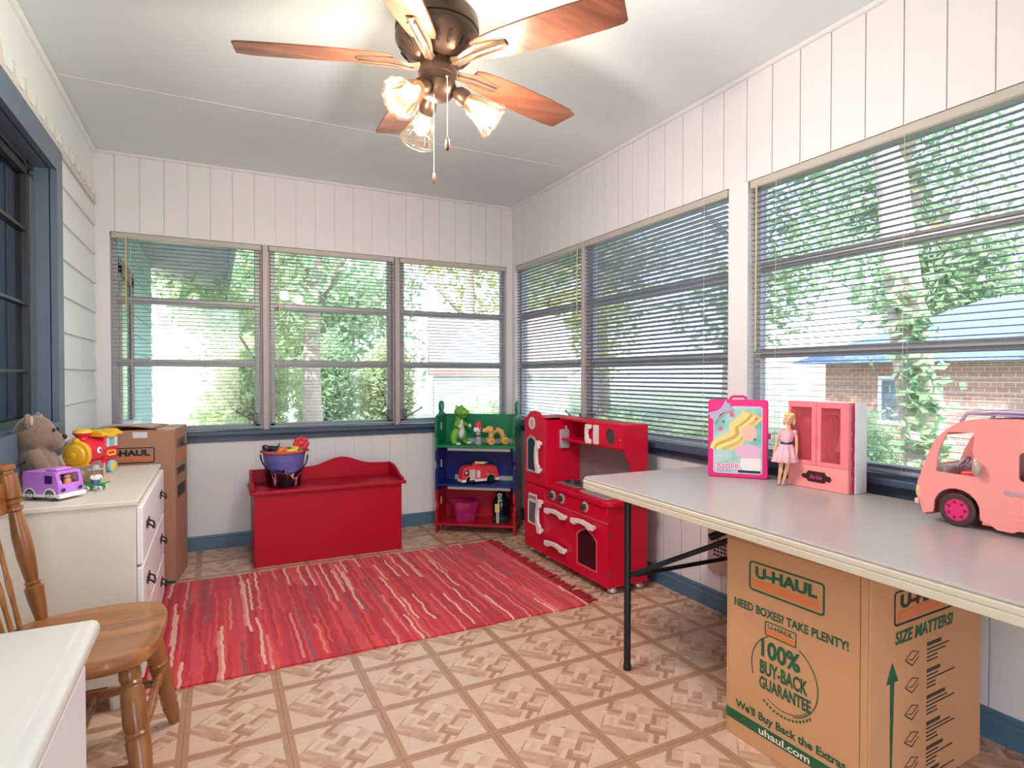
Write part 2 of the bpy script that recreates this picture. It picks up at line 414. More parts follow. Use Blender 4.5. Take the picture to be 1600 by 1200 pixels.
for a, c in ((.278, .342), (1.208, 1.272)): b.box(a, SILL - .004, -.08, c, HEAD, -.03, .003, 1); b.box(a + .014, SILL - .004, -.03, c - .014, HEAD, .004, .003, 1)
tag(b.build('trim_10', MUL), kind='structure')
blind('white mini blind in the back wall window above the cardboard moving box', TB, -.58, .288, tilt=3, wand=-.50)
blind('white mini blind in the middle window of the back wall above the red chest', TB, .333, 1.218, tilt=3, wand=.40)
blind('white mini blind in the back wall window behind the green shelf top', TB, 1.262, 2.16, tilt=4, wand=1.35)
window('window_4', TR, -4.37, -3.395, crank=1); window('window_5', TR, -3.335, -2.10, crank=-1)
b = MB(); b.T = TR; b.box(-3.392, SILL - .004, -.08, -3.338, HEAD, -.03, .003, 1); b.box(-3.38, SILL - .004, -.03, -3.35, HEAD, .004, .003, 1)
tag(b.build('trim_11', MUL), kind='structure')
blind('narrow white mini blind on the right wall above the toy fridge', TR, -4.365, -3.383, tilt=14, wand=-3.42)
blind('mini blind tilted half shut on the right wall above the toy stove', TR, -3.348, -2.105, tilt=26)
window('window_6', TR, -1.975, -.15, rows=(1.66, 1.262))
blind('wide white mini blind behind the pink doll wardrobe and camper', TR, -1.97, -.155, tilt=4, wand=-1.925, ladders=(.08, .38, .75), wl=.75)
window('window_8', TR, .1, 1.6, rows=(1.66, 1.262))
# window of the house in the left wall, blue trim
BTRIM = P('#5f6f82', .4, var=.05); DARK = P('#2a2d33', .35)
root = thing('window_7', kind='structure')
b = MB(); Tl = frame_m((XL, 0, 0), (0, 1, 0), (0, 0, 1))
b.prism([(1.3, .84), (3.455, .84), (3.455, 2.205), (1.3, 2.205)], 0, .03, [[(1.42, .95), (3.345, .95), (3.345, 2.095), (1.42, 2.095)]], T=Tl)
b.T = Tl
for a in ((1.40, .93, 1.42, 2.11), (3.345, .93, 3.365, 2.11), (1.40, .93, 3.365, .95), (1.40, 2.095, 3.365, 2.115)): b.box(a[0], a[1], -.1, a[2], a[3], .004)
b.build('casing', BTRIM, root)
b = MB(); b.T = Tl; b.box(1.28, .80, 0, 3.47, .845, .04, .004); b.build('window_stool', BTRIM, root)
b = MB(); b.T = Tl
for a in ((1.42, .95, 1.45, 2.095), (3.24, .95, 3.27, 2.095), (1.45, .95, 3.24, .98), (1.42, 2.03, 3.345, 2.06), (1.42, 2.075, 3.345, 2.095)): b.box(a[0], a[1], -.095, a[2], a[3], -.055, .002, 1)
b.build('frame', DARK, root)
b = MB(); b.T = Tl; b.box(3.27, .95, -.09, 3.345, 2.03, -.05); b.build('jamb_panel', P('#56666f', .4), root)
for zz in (1.79, 1.47, 1.18):
    b = MB(); b.T = Tl; b.box(1.45, zz - .006, -.09, 3.24, zz + .006, -.06); b.build('louvre_rail', DARK, root)
b = MB(); b.T = Tl; b.box(1.45, .98, -.08, 3.24, 2.03, -.077); b.build('pane', glass('#c8d8e4', .5, 'dark_glass'), root)
b = MB(); b.T = Tl; ws = []
for k in range(121): u = 1.40 + 1.92 * k / 120; ws.append((u, -.115 - .012 * math.sin(k * .55) - .006 * math.sin(k * 1.7)))
b.loft([[(u, z, q) for u, q in ws] for z in (.93, 2.11)], False, False, False)
b.build('curtain', P('#7b9fb8', .8, var=.12, sc=4), root, smooth=180)
b = MB(); b.T = Tl; b.box(3.17, .95, -.105, 3.24, 2.05, -.09); b.build('curtain_edge', P('#6a3d28', .5, var=.5, sc=18), root)
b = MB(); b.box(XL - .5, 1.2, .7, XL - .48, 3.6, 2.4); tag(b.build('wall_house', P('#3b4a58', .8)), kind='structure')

# ------------------------------------------------------------------ outside
def grass_mat():
    t = NT('lawn'); n = t.noise(t.coord(), 3, 5, .6); t.col(t.ramp(n, [(.35, '#66774c'), (.5, '#8f9c74'), (.65, '#b5b49c')])); t.set(rough=.9); return t.m
b = MB(); b.box(-30, -20, -.5, 50, 60, -.45); tag(b.build('lawn', grass_mat()), kind='structure')
def leaf_mat(c1, c2, c3):
    t = NT('leaves'); n = t.noise(t.coord(), 1.6, 4, .7); t.col(t.ramp(n, [(.3, c1), (.5, c2), (.7, c3)])); t.set(rough=.5)
    tl = t.n('ShaderNodeBsdfTranslucent'); t.l(t.b.inputs['Base Color'].links[0].from_socket, tl.inputs[0])
    mm = t.n('ShaderNodeMixShader'); mm.inputs[0].default_value = .5; t.l(t.b.outputs[0], mm.inputs[1]); t.l(tl.outputs[0], mm.inputs[2]); t.l(mm.outputs[0], t.out.inputs[0]); return t.m
LEAF = [leaf_mat('#8fa86a', '#b9c994', '#e2e2bc'), leaf_mat('#7c9f76', '#a8c296', '#d5dcb8'), leaf_mat('#aab06a', '#cfce8c', '#f3e4ac')]
BARK = P('#b7a596', .85, var=.35, sc=4, bump=.6)
rnd = random.Random(7)
def crown(blobs, n, size, seed):
    rr = random.Random(seed); mb = MB()
    for (cx, cy, cz, r, rz) in blobs:
        for k in range(n):
            while True:
                d = Vector((rr.uniform(-1, 1), rr.uniform(-1, 1), rr.uniform(-1, 1)))
                if .2 < d.length < 1: break
            d = d.normalized() * (rr.random() ** .45)
            p = Vector((cx + d.x * r, cy + d.y * r, cz + d.z * rz))
            a = Vector((rr.gauss(0, 1), rr.gauss(0, 1), rr.gauss(0, 1))).normalized(); c = a.orthogonal().normalized(); s = size * rr.uniform(.6, 1.4)
            mb.poly([p - a * s, p + c * s * .45, p + a * s, p - c * s * .45])
    return mb
def tree(label, x, y, h, r, leaf, trunk_r=.18, n=420, blobs=7, size=.11, lean=(0, 0), base=-.45, low=.45, seed=1, vine=False):
    root = thing('tree', label, 'tree', (x, y, base), 0, 'trees outside the windows')
    t = MB(); pts = [(lean[0] * f + .06 * math.sin(f * 5 + seed), lean[1] * f, h * .8 * f) for f in [k / 8 for k in range(9)]]
    t.tube(pts, [trunk_r * (1.25 - .75 * k / 8) for k in range(9)], 12)
    rr = random.Random(seed)
    for k in range(4):
        f = rr.uniform(.5, .9); a = rr.uniform(0, 6.28); p = Vector((lean[0] * f, lean[1] * f, h * .8 * f))
        t.tube([p, p + Vector((math.cos(a) * r * .3, math.sin(a) * r * .3, h * .12)), p + Vector((math.cos(a) * r * .6, math.sin(a) * r * .6, h * .18))], [trunk_r * .45, trunk_r * .3, trunk_r * .12], 8)
    t.build('trunk', BARK, root, smooth=180)
    bl = []
    for k in range(blobs):
        a = rr.uniform(0, 6.28); q = rr.uniform(0, .65) * r
        bl.append((lean[0] + math.cos(a) * q, lean[1] + math.sin(a) * q, h * rr.uniform(low, .95), r * rr.uniform(.45, .7), r * rr.uniform(.35, .55)))
    crown(bl, n, size, seed).build('foliage', leaf, root, fix=False)
    return root
def shrub(label, x, y, r, h, leaf, n=350, size=.055, seed=1):
    root = thing('shrub', label, 'shrub', (x, y, -.45), 0, 'shrubs outside the windows'); rr = random.Random(seed)
    s = MB()
    for k in range(5): a = k * 1.26; s.tube([(0, 0, 0), (math.cos(a) * r * .4, math.sin(a) * r * .4, h * .6), (math.cos(a) * r * .6, math.sin(a) * r * .6, h * .85)], [.02, .014, .006], 6)
    s.build('stems', BARK, root)
    crown([(math.cos(k * 1.3) * r * .45, math.sin(k * 1.3) * r * .45, h * (.35 + .4 * ((k * 37) % 10) / 10), r * .6, h * .35) for k in range(6)], n, size, seed).build('foliage', leaf, root, fix=False)
# behind the back wall
tree('green tree with a pale trunk seen through the middle back window', 1.25, 8.6, 6.2, 2.1, LEAF[1], .12, n=1000, seed=3, size=.075)
tree('leafy yellow green tree behind the small white garden shed', 6.0, 14.6, 7.5, 2.9, LEAF[2], .16, n=900, seed=5, low=.3, size=.11)
tree('green tree seen beside the eave of the house through the leftmost back window', .9, 14.5, 7.0, 2.7, LEAF[0], .16, n=1000, seed=8, low=.28, size=.10)
tree('tall far tree between the two nearer trees behind the house', 3.0, 19, 9, 3.6, LEAF[1], .2, n=1000, seed=11, size=.14, low=.22)
tree('small pale leafed tree outside between the house corner and the middle back window', .6, 9.4, 4.2, 1.0, LEAF[0], .06, n=900, seed=9, low=.12, size=.06)
for k, (x, y) in enumerate(((.55, 11.6), (1.9, 12.0), (3.2, 12.4))):
    shrub(['tall hedge bush beyond the leftmost back window', 'tall hedge bush behind the pale tree trunk outside', 'tall hedge bush left of the small white shed outside'][k], x, y, .62, 2.5, LEAF[k % 2], n=1300, seed=60 + k, size=.06)
shrub('low shrub outside beneath the middle back window', 1.3, 6.4, .65, 1.2, LEAF[1], n=700, seed=2, size=.04)
shrub('green shrub outside behind the puzzle bookshelf', 2.75, 6.3, .7, 1.35, LEAF[0], n=700, seed=4, size=.04)
shrub('pale shrub outside the window above the moving box', .2, 7.9, .5, 1.1, LEAF[0], n=600, seed=6, size=.04)
# the house wing beyond the back wall, with its eave
TURQ = P('#c0dcdc', .6, var=.05)
b = MB(); siding(b, XL - .02, 4.62, 8.3, -.45, 2.5); tag(b.build('wall_outside', TURQ), kind='structure')
root = thing('window_9', kind='structure')
b = MB(); b.box(XL - .01, 5.25, .78, XL + .03, 5.42, 2.0); b.box(XL - .01, 6.0, .78, XL + .03, 6.17, 2.0); b.box(XL - .01, 5.25, 1.93, XL + .03, 6.17, 2.05); b.build('casing', P('#a07a6a', .6), root)
b = MB(); b.box(XL - .01, 5.2, .70, XL + .07, 6.22, .78); b.build('window_stool', P('#f2efe9', .5), root)
b = MB(); b.box(XL - .01, 5.42, .78, XL + .012, 6.0, 1.93); b.build('pane', P('#9db4b8', .1), root)
b = MB(); b.prism([(XL - .6, 2.75), (.16, 2.33), (.16, 2.22), (.12, 2.22), (.12, 2.28), (XL - .6, 2.6)], 0, 4.2, T=Matrix(((1, 0, 0, 0), (0, 0, 1, 4.95), (0, 1, 0, 0), (0, 0, 0, 1))))
tag(b.build('roof_eave', P('#b4adb8', .8, var=.1)), kind='structure')
b = MB(); b.box(-3.0, 13.6, -.45, -.29, 13.9, 2.2); b.prism([(-3.2, 2.2), (-.15, 2.2), (-1.65, 3.1)], 0, .4, T=Matrix(((1, 0, 0, 0), (0, 0, 1, 13.55), (0, 1, 0, 0), (0, 0, 0, 1))))
tag(b.build('garage', P('#f6f3ee', .6)), 'white sunlit garage wall seen past the corner of the house', 'garage')
# small white outbuilding with a gable
root = thing('garden_shed', 'small white gabled shed outside behind the green shelf window', 'shed', (4.55, 10.4, -.45), -18)
b = MB(); b.box(-.9, 0, 0, 1.7, 1.8, 1.75); b.prism([(-.9, 1.75), (-.9 + 1.3, 1.75), (-.25, 2.7)], 0, .02, T=Matrix(((1, 0, 0, 0), (0, 0, 1, -.01), (0, 1, 0, 0), (0, 0, 0, 1)))); b.build('wall', P('#dcdad9', .6), root)
b = MB()
b.prism([(-.1, 1.6), (0, 1.6), (.0, 1.72), (.9, 2.75), (1.8, 1.72), (1.8, 1.6), (1.9, 1.62), (.9, 2.86), (-.1, 1.72)], -1.0, 1.8, T=Matrix(((0, 0, 1, 0), (1, 0, 0, 0), (0, 1, 0, 0), (0, 0, 0, 1))))
b.build('roof', P('#bfa39a', .8, var=.15), root)
root = thing('garden_bench', 'white slatted garden bench outside below the middle back window', 'bench', (1.95, 8.0, -.45), 12)
b = MB()
for k in range(9): b.box(-.5 + k * .12, .4, .35, -.44 + k * .12, .44, .85)
b.box(-.55, .39, .82, .6, .45, .9); b.build('backrest', P('#f4f2f4', .5), root)
b = MB(); b.box(-.55, 0, .36, .6, .42, .41); b.build('seat', P('#f4f2f4', .5), root)
for q in ((-.5, .02), (.5, .02), (-.5, .4), (.5, .4)):
    b = MB(); b.box(q[0], q[1], 0, q[0] + .06, q[1] + .06, .36); b.build('leg', P('#f4f2f4', .5), root)
# beyond the right wall
tree('big leaning tree trunk with a vine outside the widest window', 5.6, 2.95, 7.5, 2.0, LEAF[0], .15, n=1000, seed=21, lean=(-.35, .45), low=.62, size=.075)
tree('broad tree outside the right wall left of the leaning trunk', 8.8, 8.2, 6.8, 2.3, LEAF[1], .15, n=1100, seed=22, low=.38, size=.09)
tree('sunlit tree outside the widest window right of the leaning trunk', 8.6, 1.2, 6.6, 2.0, LEAF[0], .14, n=1000, seed=23, low=.55, size=.08)
tree('yellowish tree outside the window above the toy stove', 8.0, 13.8, 7.0, 2.4, LEAF[2], .13, n=1000, seed=24, low=.32, size=.08)
for k, (x, y) in enumerate(((4.2, 6.0), (4.2, 4.5), (6.9, 4.6), (4.3, 1.9), (4.5, .5))):
    shrub(['shrub outside the narrow right wall window', 'shrub outside the window above the toy stove', 'shrub far outside beside the leaning trunk', 'low shrub outside behind the doll wardrobe', 'low shrub outside behind the pink camper'][k], x, y, .68, 1.25 if k < 3 else 1.1, LEAF[(0, 0, 1, 2, 0)[k]], n=700, seed=40 + k, size=.042)
vn_ = MB(); rr = random.Random(4)
for k in range(420):
    f = rr.random(); p = Vector((5.6 - .35 * f * .55 - .17, 2.95 + .45 * f * .55 - .12 - .1 * rr.random(), -.3 + 2.4 * f)) + Vector((rr.gauss(0, .05), rr.gauss(0, .10), 0))
    aa = Vector((rr.gauss(0, 1), rr.gauss(0, 1), rr.gauss(0, 1))).normalized(); cc = aa.orthogonal().normalized(); vn_.poly([p - aa * .07, p + cc * .04, p + aa * .07, p - cc * .04])
tag(vn_.build('vine', LEAF[1], None, fix=False), 'green vine climbing the leaning tree trunk outside the widest window', 'vine')
tree('dense dark tree far beyond the neighbour house at the left', 17, 9.5, 9, 3.6, LEAF[1], .25, n=1100, seed=31, low=.3, size=.15, blobs=9)
tree('dense light tree far beyond the neighbour house in the middle', 18.5, 3.5, 10, 3.9, LEAF[0], .25, n=1100, seed=32, low=.3, size=.15, blobs=9)
tree('dense far tree beyond the right end of the neighbour house', 17, -2.5, 9, 3.6, LEAF[1], .25, n=1100, seed=33, low=.3, size=.15, blobs=9)
tree('tall far tree beyond the corner of the garden', 12, 17, 10, 3.8, LEAF[0], .25, n=1100, seed=34, low=.25, size=.15, blobs=9)
root = thing('neighbour_house', 'brick neighbour house with a slate blue roof beyond the widest window', 'house', (11.2, 1.6, -.45))
def brick_mat():
    t = NT('brick'); x = t.n('ShaderNodeTexBrick'); t.l(t.scale(t.coord(), (1, 1, 1)), x.inputs[0]); mp = t.n('ShaderNodeMapping'); mp.inputs['Rotation'].default_value = (PI / 2, 0, PI / 2)
    x.inputs['Color1'].default_value = (*lin('#b98d80'), 1); x.inputs['Color2'].default_value = (*lin('#a87a6c'), 1); x.inputs['Mortar'].default_value = (*lin('#cdb8ae'), 1); x.inputs['Scale'].default_value = 3
    X, Y, Z = t.xyz(t.coord()); t.l(t.vec(Y, Z, 0), x.inputs[0]); t.col(x.outputs[0]); t.set(rough=.85); return t.m
b = MB(); b.box(0, -4.5, 0, 5, 6.4, 1.95); b.build('wall', brick_mat(), root)
b = MB(); b.loft([[(-.5, -5, 1.85), (5.5, -5, 1.85), (5.5, 6.9, 1.85), (-.5, 6.9, 1.85)], [(2.2, -3, 3.1), (2.8, -3, 3.1), (2.8, 4.6, 3.1), (2.2, 4.6, 3.1)]]); b.build('roof', P('#6c82ac', .8, var=.12, sc=3), root)
for yy in (-2.6, 1.5, 4.2):
    b = MB(); b.box(-.04, yy, .7, .0, yy + 1.1, 1.6); f_ = b.build('window', P('#f4f4f6', .5), root)
    b = MB(); b.box(-.05, yy + .08, .78, -.041, yy + 1.02, 1.52); b.build('pane', P('#6f7d8c', .1), f_)
# ------------------------------------------------------------------ ceiling fan
BRONZE = P('#5d4a40', .38, .65, var=.08); BRONZE_L = P('#8a7566', .35, .6, var=.06)
CHERRY = wood('#5b362b', '#955f49', 0, .35, 5, 'cherry_blade')
fan = thing('ceiling_fan', 'bronze ceiling fan with five cherry blades and three lit glass shades', 'ceiling fan', (.681, 1.928, 0))
ZB = 2.223
b = MB(); b.lathe([(.075, 2.555), (.078, 2.54), (.07, 2.515), (.045, 2.49), (.03, 2.485)], 32); b.lathe([(.02, 2.40), (.02, 2.49)], 16); b.build('canopy', BRONZE, fan, smooth=35)
b = MB(); b.lathe([(.03, 2.425), (.07, 2.422), (.115, 2.40), (.138, 2.37), (.142, 2.335), (.142, 2.325), (.137, 2.322), (.137, 2.312), (.142, 2.308), (.141, 2.29), (.125, 2.265), (.095, 2.232), (.07, 2.226), (.06, 2.226)], 40)
b.build('motor_housing', BRONZE, fan, smooth=35)
for k in range(20):
    b = MB(); a = 2 * PI * k / 20; p = Vector((.128 * math.cos(a), .128 * math.sin(a), 2.268)); q = Vector((.103 * math.cos(a), .103 * math.sin(a), 2.24))
    b.tube([p, p.lerp(q, .5), q], [.004, .006, .004], 8); b.build('vent_slot', P('#241b18', .6), fan)
b = MB(); b.lathe([(.055, 2.226), (.064, 2.20), (.066, 2.185), (.064, 2.175), (.06, 2.173), (.06, 2.15), (.064, 2.145), (.062, 2.125), (.045, 2.105), (.02, 2.095), (.008, 2.093)], 32); b.build('switch_housing', BRONZE, fan, smooth=35)
def blade_outline():
    top = [(.15, .040), (.18, .052), (.25, .060), (.36, .067), (.48, .070), (.58, .069), (.635, .066)]
    bot = [(.665, -.045), (.62, -.060), (.5, -.064), (.36, -.062), (.25, -.056), (.18, -.048), (.15, -.038)]
    return top + [(.648, .058)] + bot
for k in range(5):
    T = rot('Z', math.degrees(2.812) + 72 * k) @ tr(0, 0, ZB) @ rot('X', -11)
    b = MB(); b.prism(blade_outline(), 0, .006, T=T); bl = b.build('blade', None, fan, bevel=.0015); bl.data.materials.clear(); bl.data.materials.append(CHERRY)
    b = MB(); b.T = T
    b.loft([[(x, -w_, z), (x, -w_ * .35, z - h), (x, w_ * .35, z - h), (x, w_, z)] for x, w_, z, h in ((.055, .014, -.006, .016), (.09, .016, -.012, .016), (.12, .022, -.008, .014), (.16, .027, -.002, .012), (.22, .022, -.001, .011), (.262, .017, -.001, .010), (.268, .016, -.001, .006))])
    for yy in (-.012, .012): b.tube([(.08, yy * .8, -.026), (.15, yy, -.018), (.255, yy * .9, -.014)], .0035, 6)
    b.build('blade_iron', BRONZE_L, fan, smooth=40)
SHADE = glass('#fbf0e2', .12, 'ribbed_shade_glass', .12, .16); BULB = emit('#ffdfb0', 1.6, 'bulb_glow'); CREAMG = P('#e9d9c0', .5)
for k in range(3):
    a = -26.6 + 120 * k; T = rot('Z', a) @ tr(.075, 0, 2.115) @ rot('Y', 128)
    b = MB(); b.T = T; b.lathe([(.012, -.04), (.014, -.02), (.026, -.005), (.030, .02), (.026, .035)], 20); soc = b.build('lamp_socket', BRONZE, fan, smooth=40)
    b = MB(); b.T = T; seg = 48
    prof = [(.022, .03), (.03, .045), (.036, .06), (.043, .09), (.050, .115), (.058, .135), (.066, .148)]
    ring = lambda r, z, o: [((r + o + .0015 * math.cos(12 * 2 * PI * i / seg)) * math.cos(2 * PI * i / seg), (r + o + .0015 * math.cos(12 * 2 * PI * i / seg)) * math.sin(2 * PI * i / seg), z) for i in range(seg)]
    b.loft([ring(r, z, 0) for r, z in prof] + [ring(r, z, -.0025) for r, z in prof[::-1]], False, False); b.build('lamp_shade', SHADE, fan, smooth=180)
    b = MB(); b.T = T; b.lathe([(.010, .03), (.012, .05), (.024, .075), (.028, .092), (.024, .108), (.012, .118), (.002, .12)], 20); b.build('light_bulb', BULB, fan, smooth=180)
    Ld = bpy.data.lights.new('bulb_light', 'POINT'); Ld.energy = 6.5; Ld.shadow_soft_size = .04; Ld.color = (1, .96, .95)
    L = bpy.data.objects.new('bulb_light', Ld); C.objects.link(L); L.parent = fan; p = T @ Vector((0, 0, .135)); L.location = p
PALE = P('#e8ddd0', .4, .3)
b = MB(); b.cyl((-.023, -.028, 2.13), (-.023, -.028, 1.84), .0012, seg=6); b.ball((-.023, -.028, 1.99), .003, 8); b.build('pull_chain', PALE, fan)
b = MB(); b.lathe([(.002, 1.838), (.005, 1.835), (.006, 1.82), (.004, 1.806), (.001, 1.803)], 12, tr(-.023, -.028, 0)); b.build('chain_fob', P('#8a6a50', .35, .3), fan, smooth=180)
b = MB(); b.cyl((.011, -.066, 2.15), (.011, -.066, 1.95), .0012, seg=6); b.cyl((.011, -.066, 2.15), (.008, -.05, 2.155), .003, seg=8); b.build('pull_chain', PALE, fan)
b = MB(); b.lathe([(.002, 1.952), (.006, 1.945), (.008, 1.93), (.007, 1.912), (.003, 1.905)], 12, tr(.011, -.066, 0)); b.build('chain_fob', P('#4a241a', .35), fan, smooth=180)

# ------------------------------------------------------------------ rug
def rug_mat():
    t = NT('rag_weave'); X, Y, Z = t.xyz(t.coord())
    wob = t.noise(t.scale(t.coord(), (6, 9, 1)), 1, 2); Xw = t.math('ADD', X, t.math('MULTIPLY', t.math('SUBTRACT', wob, .5), .035))
    ci = t.math('FLOOR', t.math('DIVIDE', Xw, .0125)); o = t.white(t.vec(ci, 3.1, 0))
    L = t.math('MULTIPLY_ADD', t.white(t.vec(ci, 8.8, 0)), .5, .28)
    cj = t.math('FLOOR', t.math('ADD', t.math('DIVIDE', Y, L), t.math('MULTIPLY', o, 9)))
    r = t.white(t.vec(ci, cj, 1))
    c = t.ramp(r, [(0, '#b3152b'), (.16, '#cf2338'), (.34, '#c21f33'), (.5, '#d9404a'), (.62, '#e2493f'), (.72, '#cc3350'), (.78, '#e8837a'), (.86, '#f3bda9'), (.93, '#d92f34'), (.975, '#8a5058')], 'CONSTANT')
    c = t.mix(t.math('MULTIPLY', t.noise(t.coord(), 60, 3), .3), c, '#a01528')
    # little dark knots
    kn = t.n('ShaderNodeTexVoronoi'); t.l(t.scale(t.coord(), (14, 11, 1)), kn.inputs[0]); kn.inputs['Scale'].default_value = 1
    c = t.mix(t.math('MULTIPLY', t.math('LESS_THAN', kn.outputs['Distance'], .07), .7), c, '#6a0f1c')
    t.col(c); t.set(rough=.9, sheen=.2)
    fr = t.math('FRACT', t.math('DIVIDE', Xw, .0125)); t.bump(t.math('MULTIPLY', t.math('ABSOLUTE', t.math('SUBTRACT', fr, .5)), -1), .5, .004); return t.m
rug = thing('rag_rug', 'red striped rag rug with fringed ends lying on the parquet floor', 'rug', (-.25, 2.49, 0))
b = MB(); nx, ny = 120, 60; W, D = 1.93, 1.262; rings = []
def rz_(x, y): return .009 + .0035 * noise.noise((x * 4, y * 4, 0)) + .003 * noise.noise((x * 11, y * 11, 3))
def ry_(x, y): return y + (.012 * noise.noise((x * 3, 7, 0)) + .006 * noise.noise((x * 14, 1, 0))) * (1 if y > D / 2 else 1)
top = [[(W * i / nx + .012 * noise.noise((5, W * 3 * j / ny, i / nx)), ry_(W * i / nx, D * j / ny), rz_(W * i / nx, D * j / ny)) for i in range(nx + 1)] for j in range(ny + 1)]
vt = [[b.v(p) for p in r] for r in top]
for j in range(ny):
    for i in range(nx): b.f([vt[j][i], vt[j][i + 1], vt[j + 1][i + 1], vt[j + 1][i]])
per = [vt[0][i] for i in range(nx + 1)] + [vt[j][nx] for j in range(1, ny + 1)] + [vt[ny][i] for i in range(nx - 1, -1, -1)] + [vt[j][0] for j in range(ny - 1, 0, -1)]
lo = [b.v((v.co.x, v.co.y, .001)) for v in per]
for i in range(len(per)): k = (i + 1) % len(per); b.f([per[k], per[i], lo[i], lo[k]])
b.f(lo)
b.build('weave', rug_mat(), rug, smooth=60)
for side in (0, 1):
    b = MB(); rr = random.Random(side)
    for k in range(62):
        y0 = .015 + (D - .03) * k / 61; x0 = W - .005 if side else .005; s = 1 if side else -1; a = rr.gauss(0, .35); L = rr.uniform(.06, .09) if side else rr.uniform(.03, .045)
        pts = [(x0, y0, .008), (x0 + s * L * .4, y0 + a * L * .25, .010), (x0 + s * L * .8, y0 + a * L * .7, .006), (x0 + s * L, y0 + a * L, .005)]
        b.tube(pts, [.005, .006, .005, .003], 6)
    b.build('fringe', P('#a3202f', .9, var=.3, sc=40), rug, smooth=180)

# ------------------------------------------------------------------ red toy chest
RED = P('#b00026', .42, var=.04, sc=4, spec=.3)
ch = thing('toy_chest', 'red wooden toy chest with a scalloped backboard below the back window', 'chest', (.19, 3.865, 0), 0)
b = MB(); b.box(.012, 0, 0, .918, .016, .44); b.box(.012, .37, 0, .918, .386, .44); b.box(.012, .016, 0, .028, .37, .44); b.box(.902, .016, 0, .918, .37, .44); b.box(.028, .016, .01, .902, .37, .02); b.build('body', RED, ch, bevel=.002)
b = MB(); b.box(-.012, -.03, .441, .942, .33, .462, .004); b.build('lid', RED, ch)
b = MB(); pts = [(0, .445), (.93, .445), (.93, .545)]
for k in range(41):
    x = .93 * (1 - k / 40); q = abs(x - .585) / .21; pts.append((x, .545 + (.052 * (.5 + .5 * math.cos(PI * q)) if q < 1 else -.004 * math.sin(PI * min(1, max(0, (abs(x - .585) - .21) / .2))))))
b.prism(pts, -.33, -.345, T=Matrix(((1, 0, 0, 0), (0, 0, -1, 0), (0, 1, 0, 0), (0, 0, 0, 1)))); b.build('backboard', RED, ch, bevel=.002)
for x in (0, .914):
    b = MB(); b.prism([(-.02, .463), (.33, .463), (.33, .542), (.22, .54), (.14, .52), (.07, .492), (.03, .486), (-.02, .48)], x, x + .016, T=Matrix(((0, 0, 1, 0), (1, 0, 0, 0), (0, 1, 0, 0), (0, 0, 0, 1)))); b.build('side_rail', RED, ch, bevel=.002)

# ------------------------------------------------------------------ white dresser by the left wall
CREAM = P('#e5dccd', .38, var=.015, sc=3); WHITE = P('#f1eeec', .35, var=.015, sc=3); PULL = P('#2b2623', .35, .6)
dr = thing('dresser', 'cream dresser with three drawers against the left wall, toys on top', 'dresser', (-.65, 2.405, 0))
b = MB(); b.box(0, 0, .10, .40, .93, .712); b.box(-.0, -.006, .712, .408, .936, .73, .003); b.build('body', CREAM, dr, bevel=.002)
for z0, z1 in ((.105, .295), (.303, .494), (.502, .704)):
    b = MB(); b.box(.401, .004, z0, .420, .926, z1, .004); d = b.build('drawer', WHITE, dr)
    for yy in (.16, .74):
        zc = (z0 + z1) / 2 + .01; h = MB()
        h.prism([(yy - .05, zc), (yy - .035, zc + .018), (yy - .02, zc + .006), (yy, zc + .016), (yy + .02, zc + .006), (yy + .035, zc + .018), (yy + .05, zc), (yy + .03, zc - .014), (yy, zc - .008), (yy - .03, zc - .014)], .4205, .424, T=Matrix(((0, 0, 1, 0), (1, 0, 0, 0), (0, 1, 0, 0), (0, 0, 0, 1))))
        h.tube([(.424, yy - .035, zc + .004), (.438, yy - .034, zc - .004), (.442, yy - .02, zc - .016), (.442, yy + .02, zc - .016), (.438, yy + .034, zc - .004), (.424, yy + .035, zc + .004)], .0035, 8)
        h.build('drawer_pull', PULL, d, smooth=40)
for x in (.03, .33):
    for yy in (.05, .88):
        b = MB(); b.turned((x, yy, .10), (x, yy, 0), [(0, .024), (.3, .024), (1, .016)], 14); b.build('leg', WHITE, dr, smooth=40)

# foreground white chest of drawers
fg = thing('white_cabinet', 'white cabinet in the lower left foreground with a thick rounded top', 'cabinet', (-.655, .3, 0))
b = MB(); b.box(0, 0, .70, .470, .965, .731, .013, 4); b.box(.015, .015, .727, .447, .95, .7335, .003); b.build('top', P('#d8d8d2', .3, var=.012), fg, smooth=40)
b = MB(); b.box(.01, .02, .05, .440, .945, .699); b.box(.03, .05, 0, .41, .92, .05); b.build('body', P('#dfe2e3', .35, var=.012), fg, bevel=.003)
for k in range(2):
    b = MB(); b.box(.4405, .045 + .445 * k, .09, .454, .475 + .445 * k, .67, .004); d = b.build('door', P('#dfe2e3', .35, var=.012), fg)
    h = MB(); h.lathe([(.006, 0), (.006, .012), (.013, .02), (.012, .028), (.002, .03)], 14, frame_m((.4545, .42 + .12 * k, .5), (0, 1, 0), (0, 0, 1))); h.build('knob', P('#dcdad6', .3, .4), d, smooth=60)

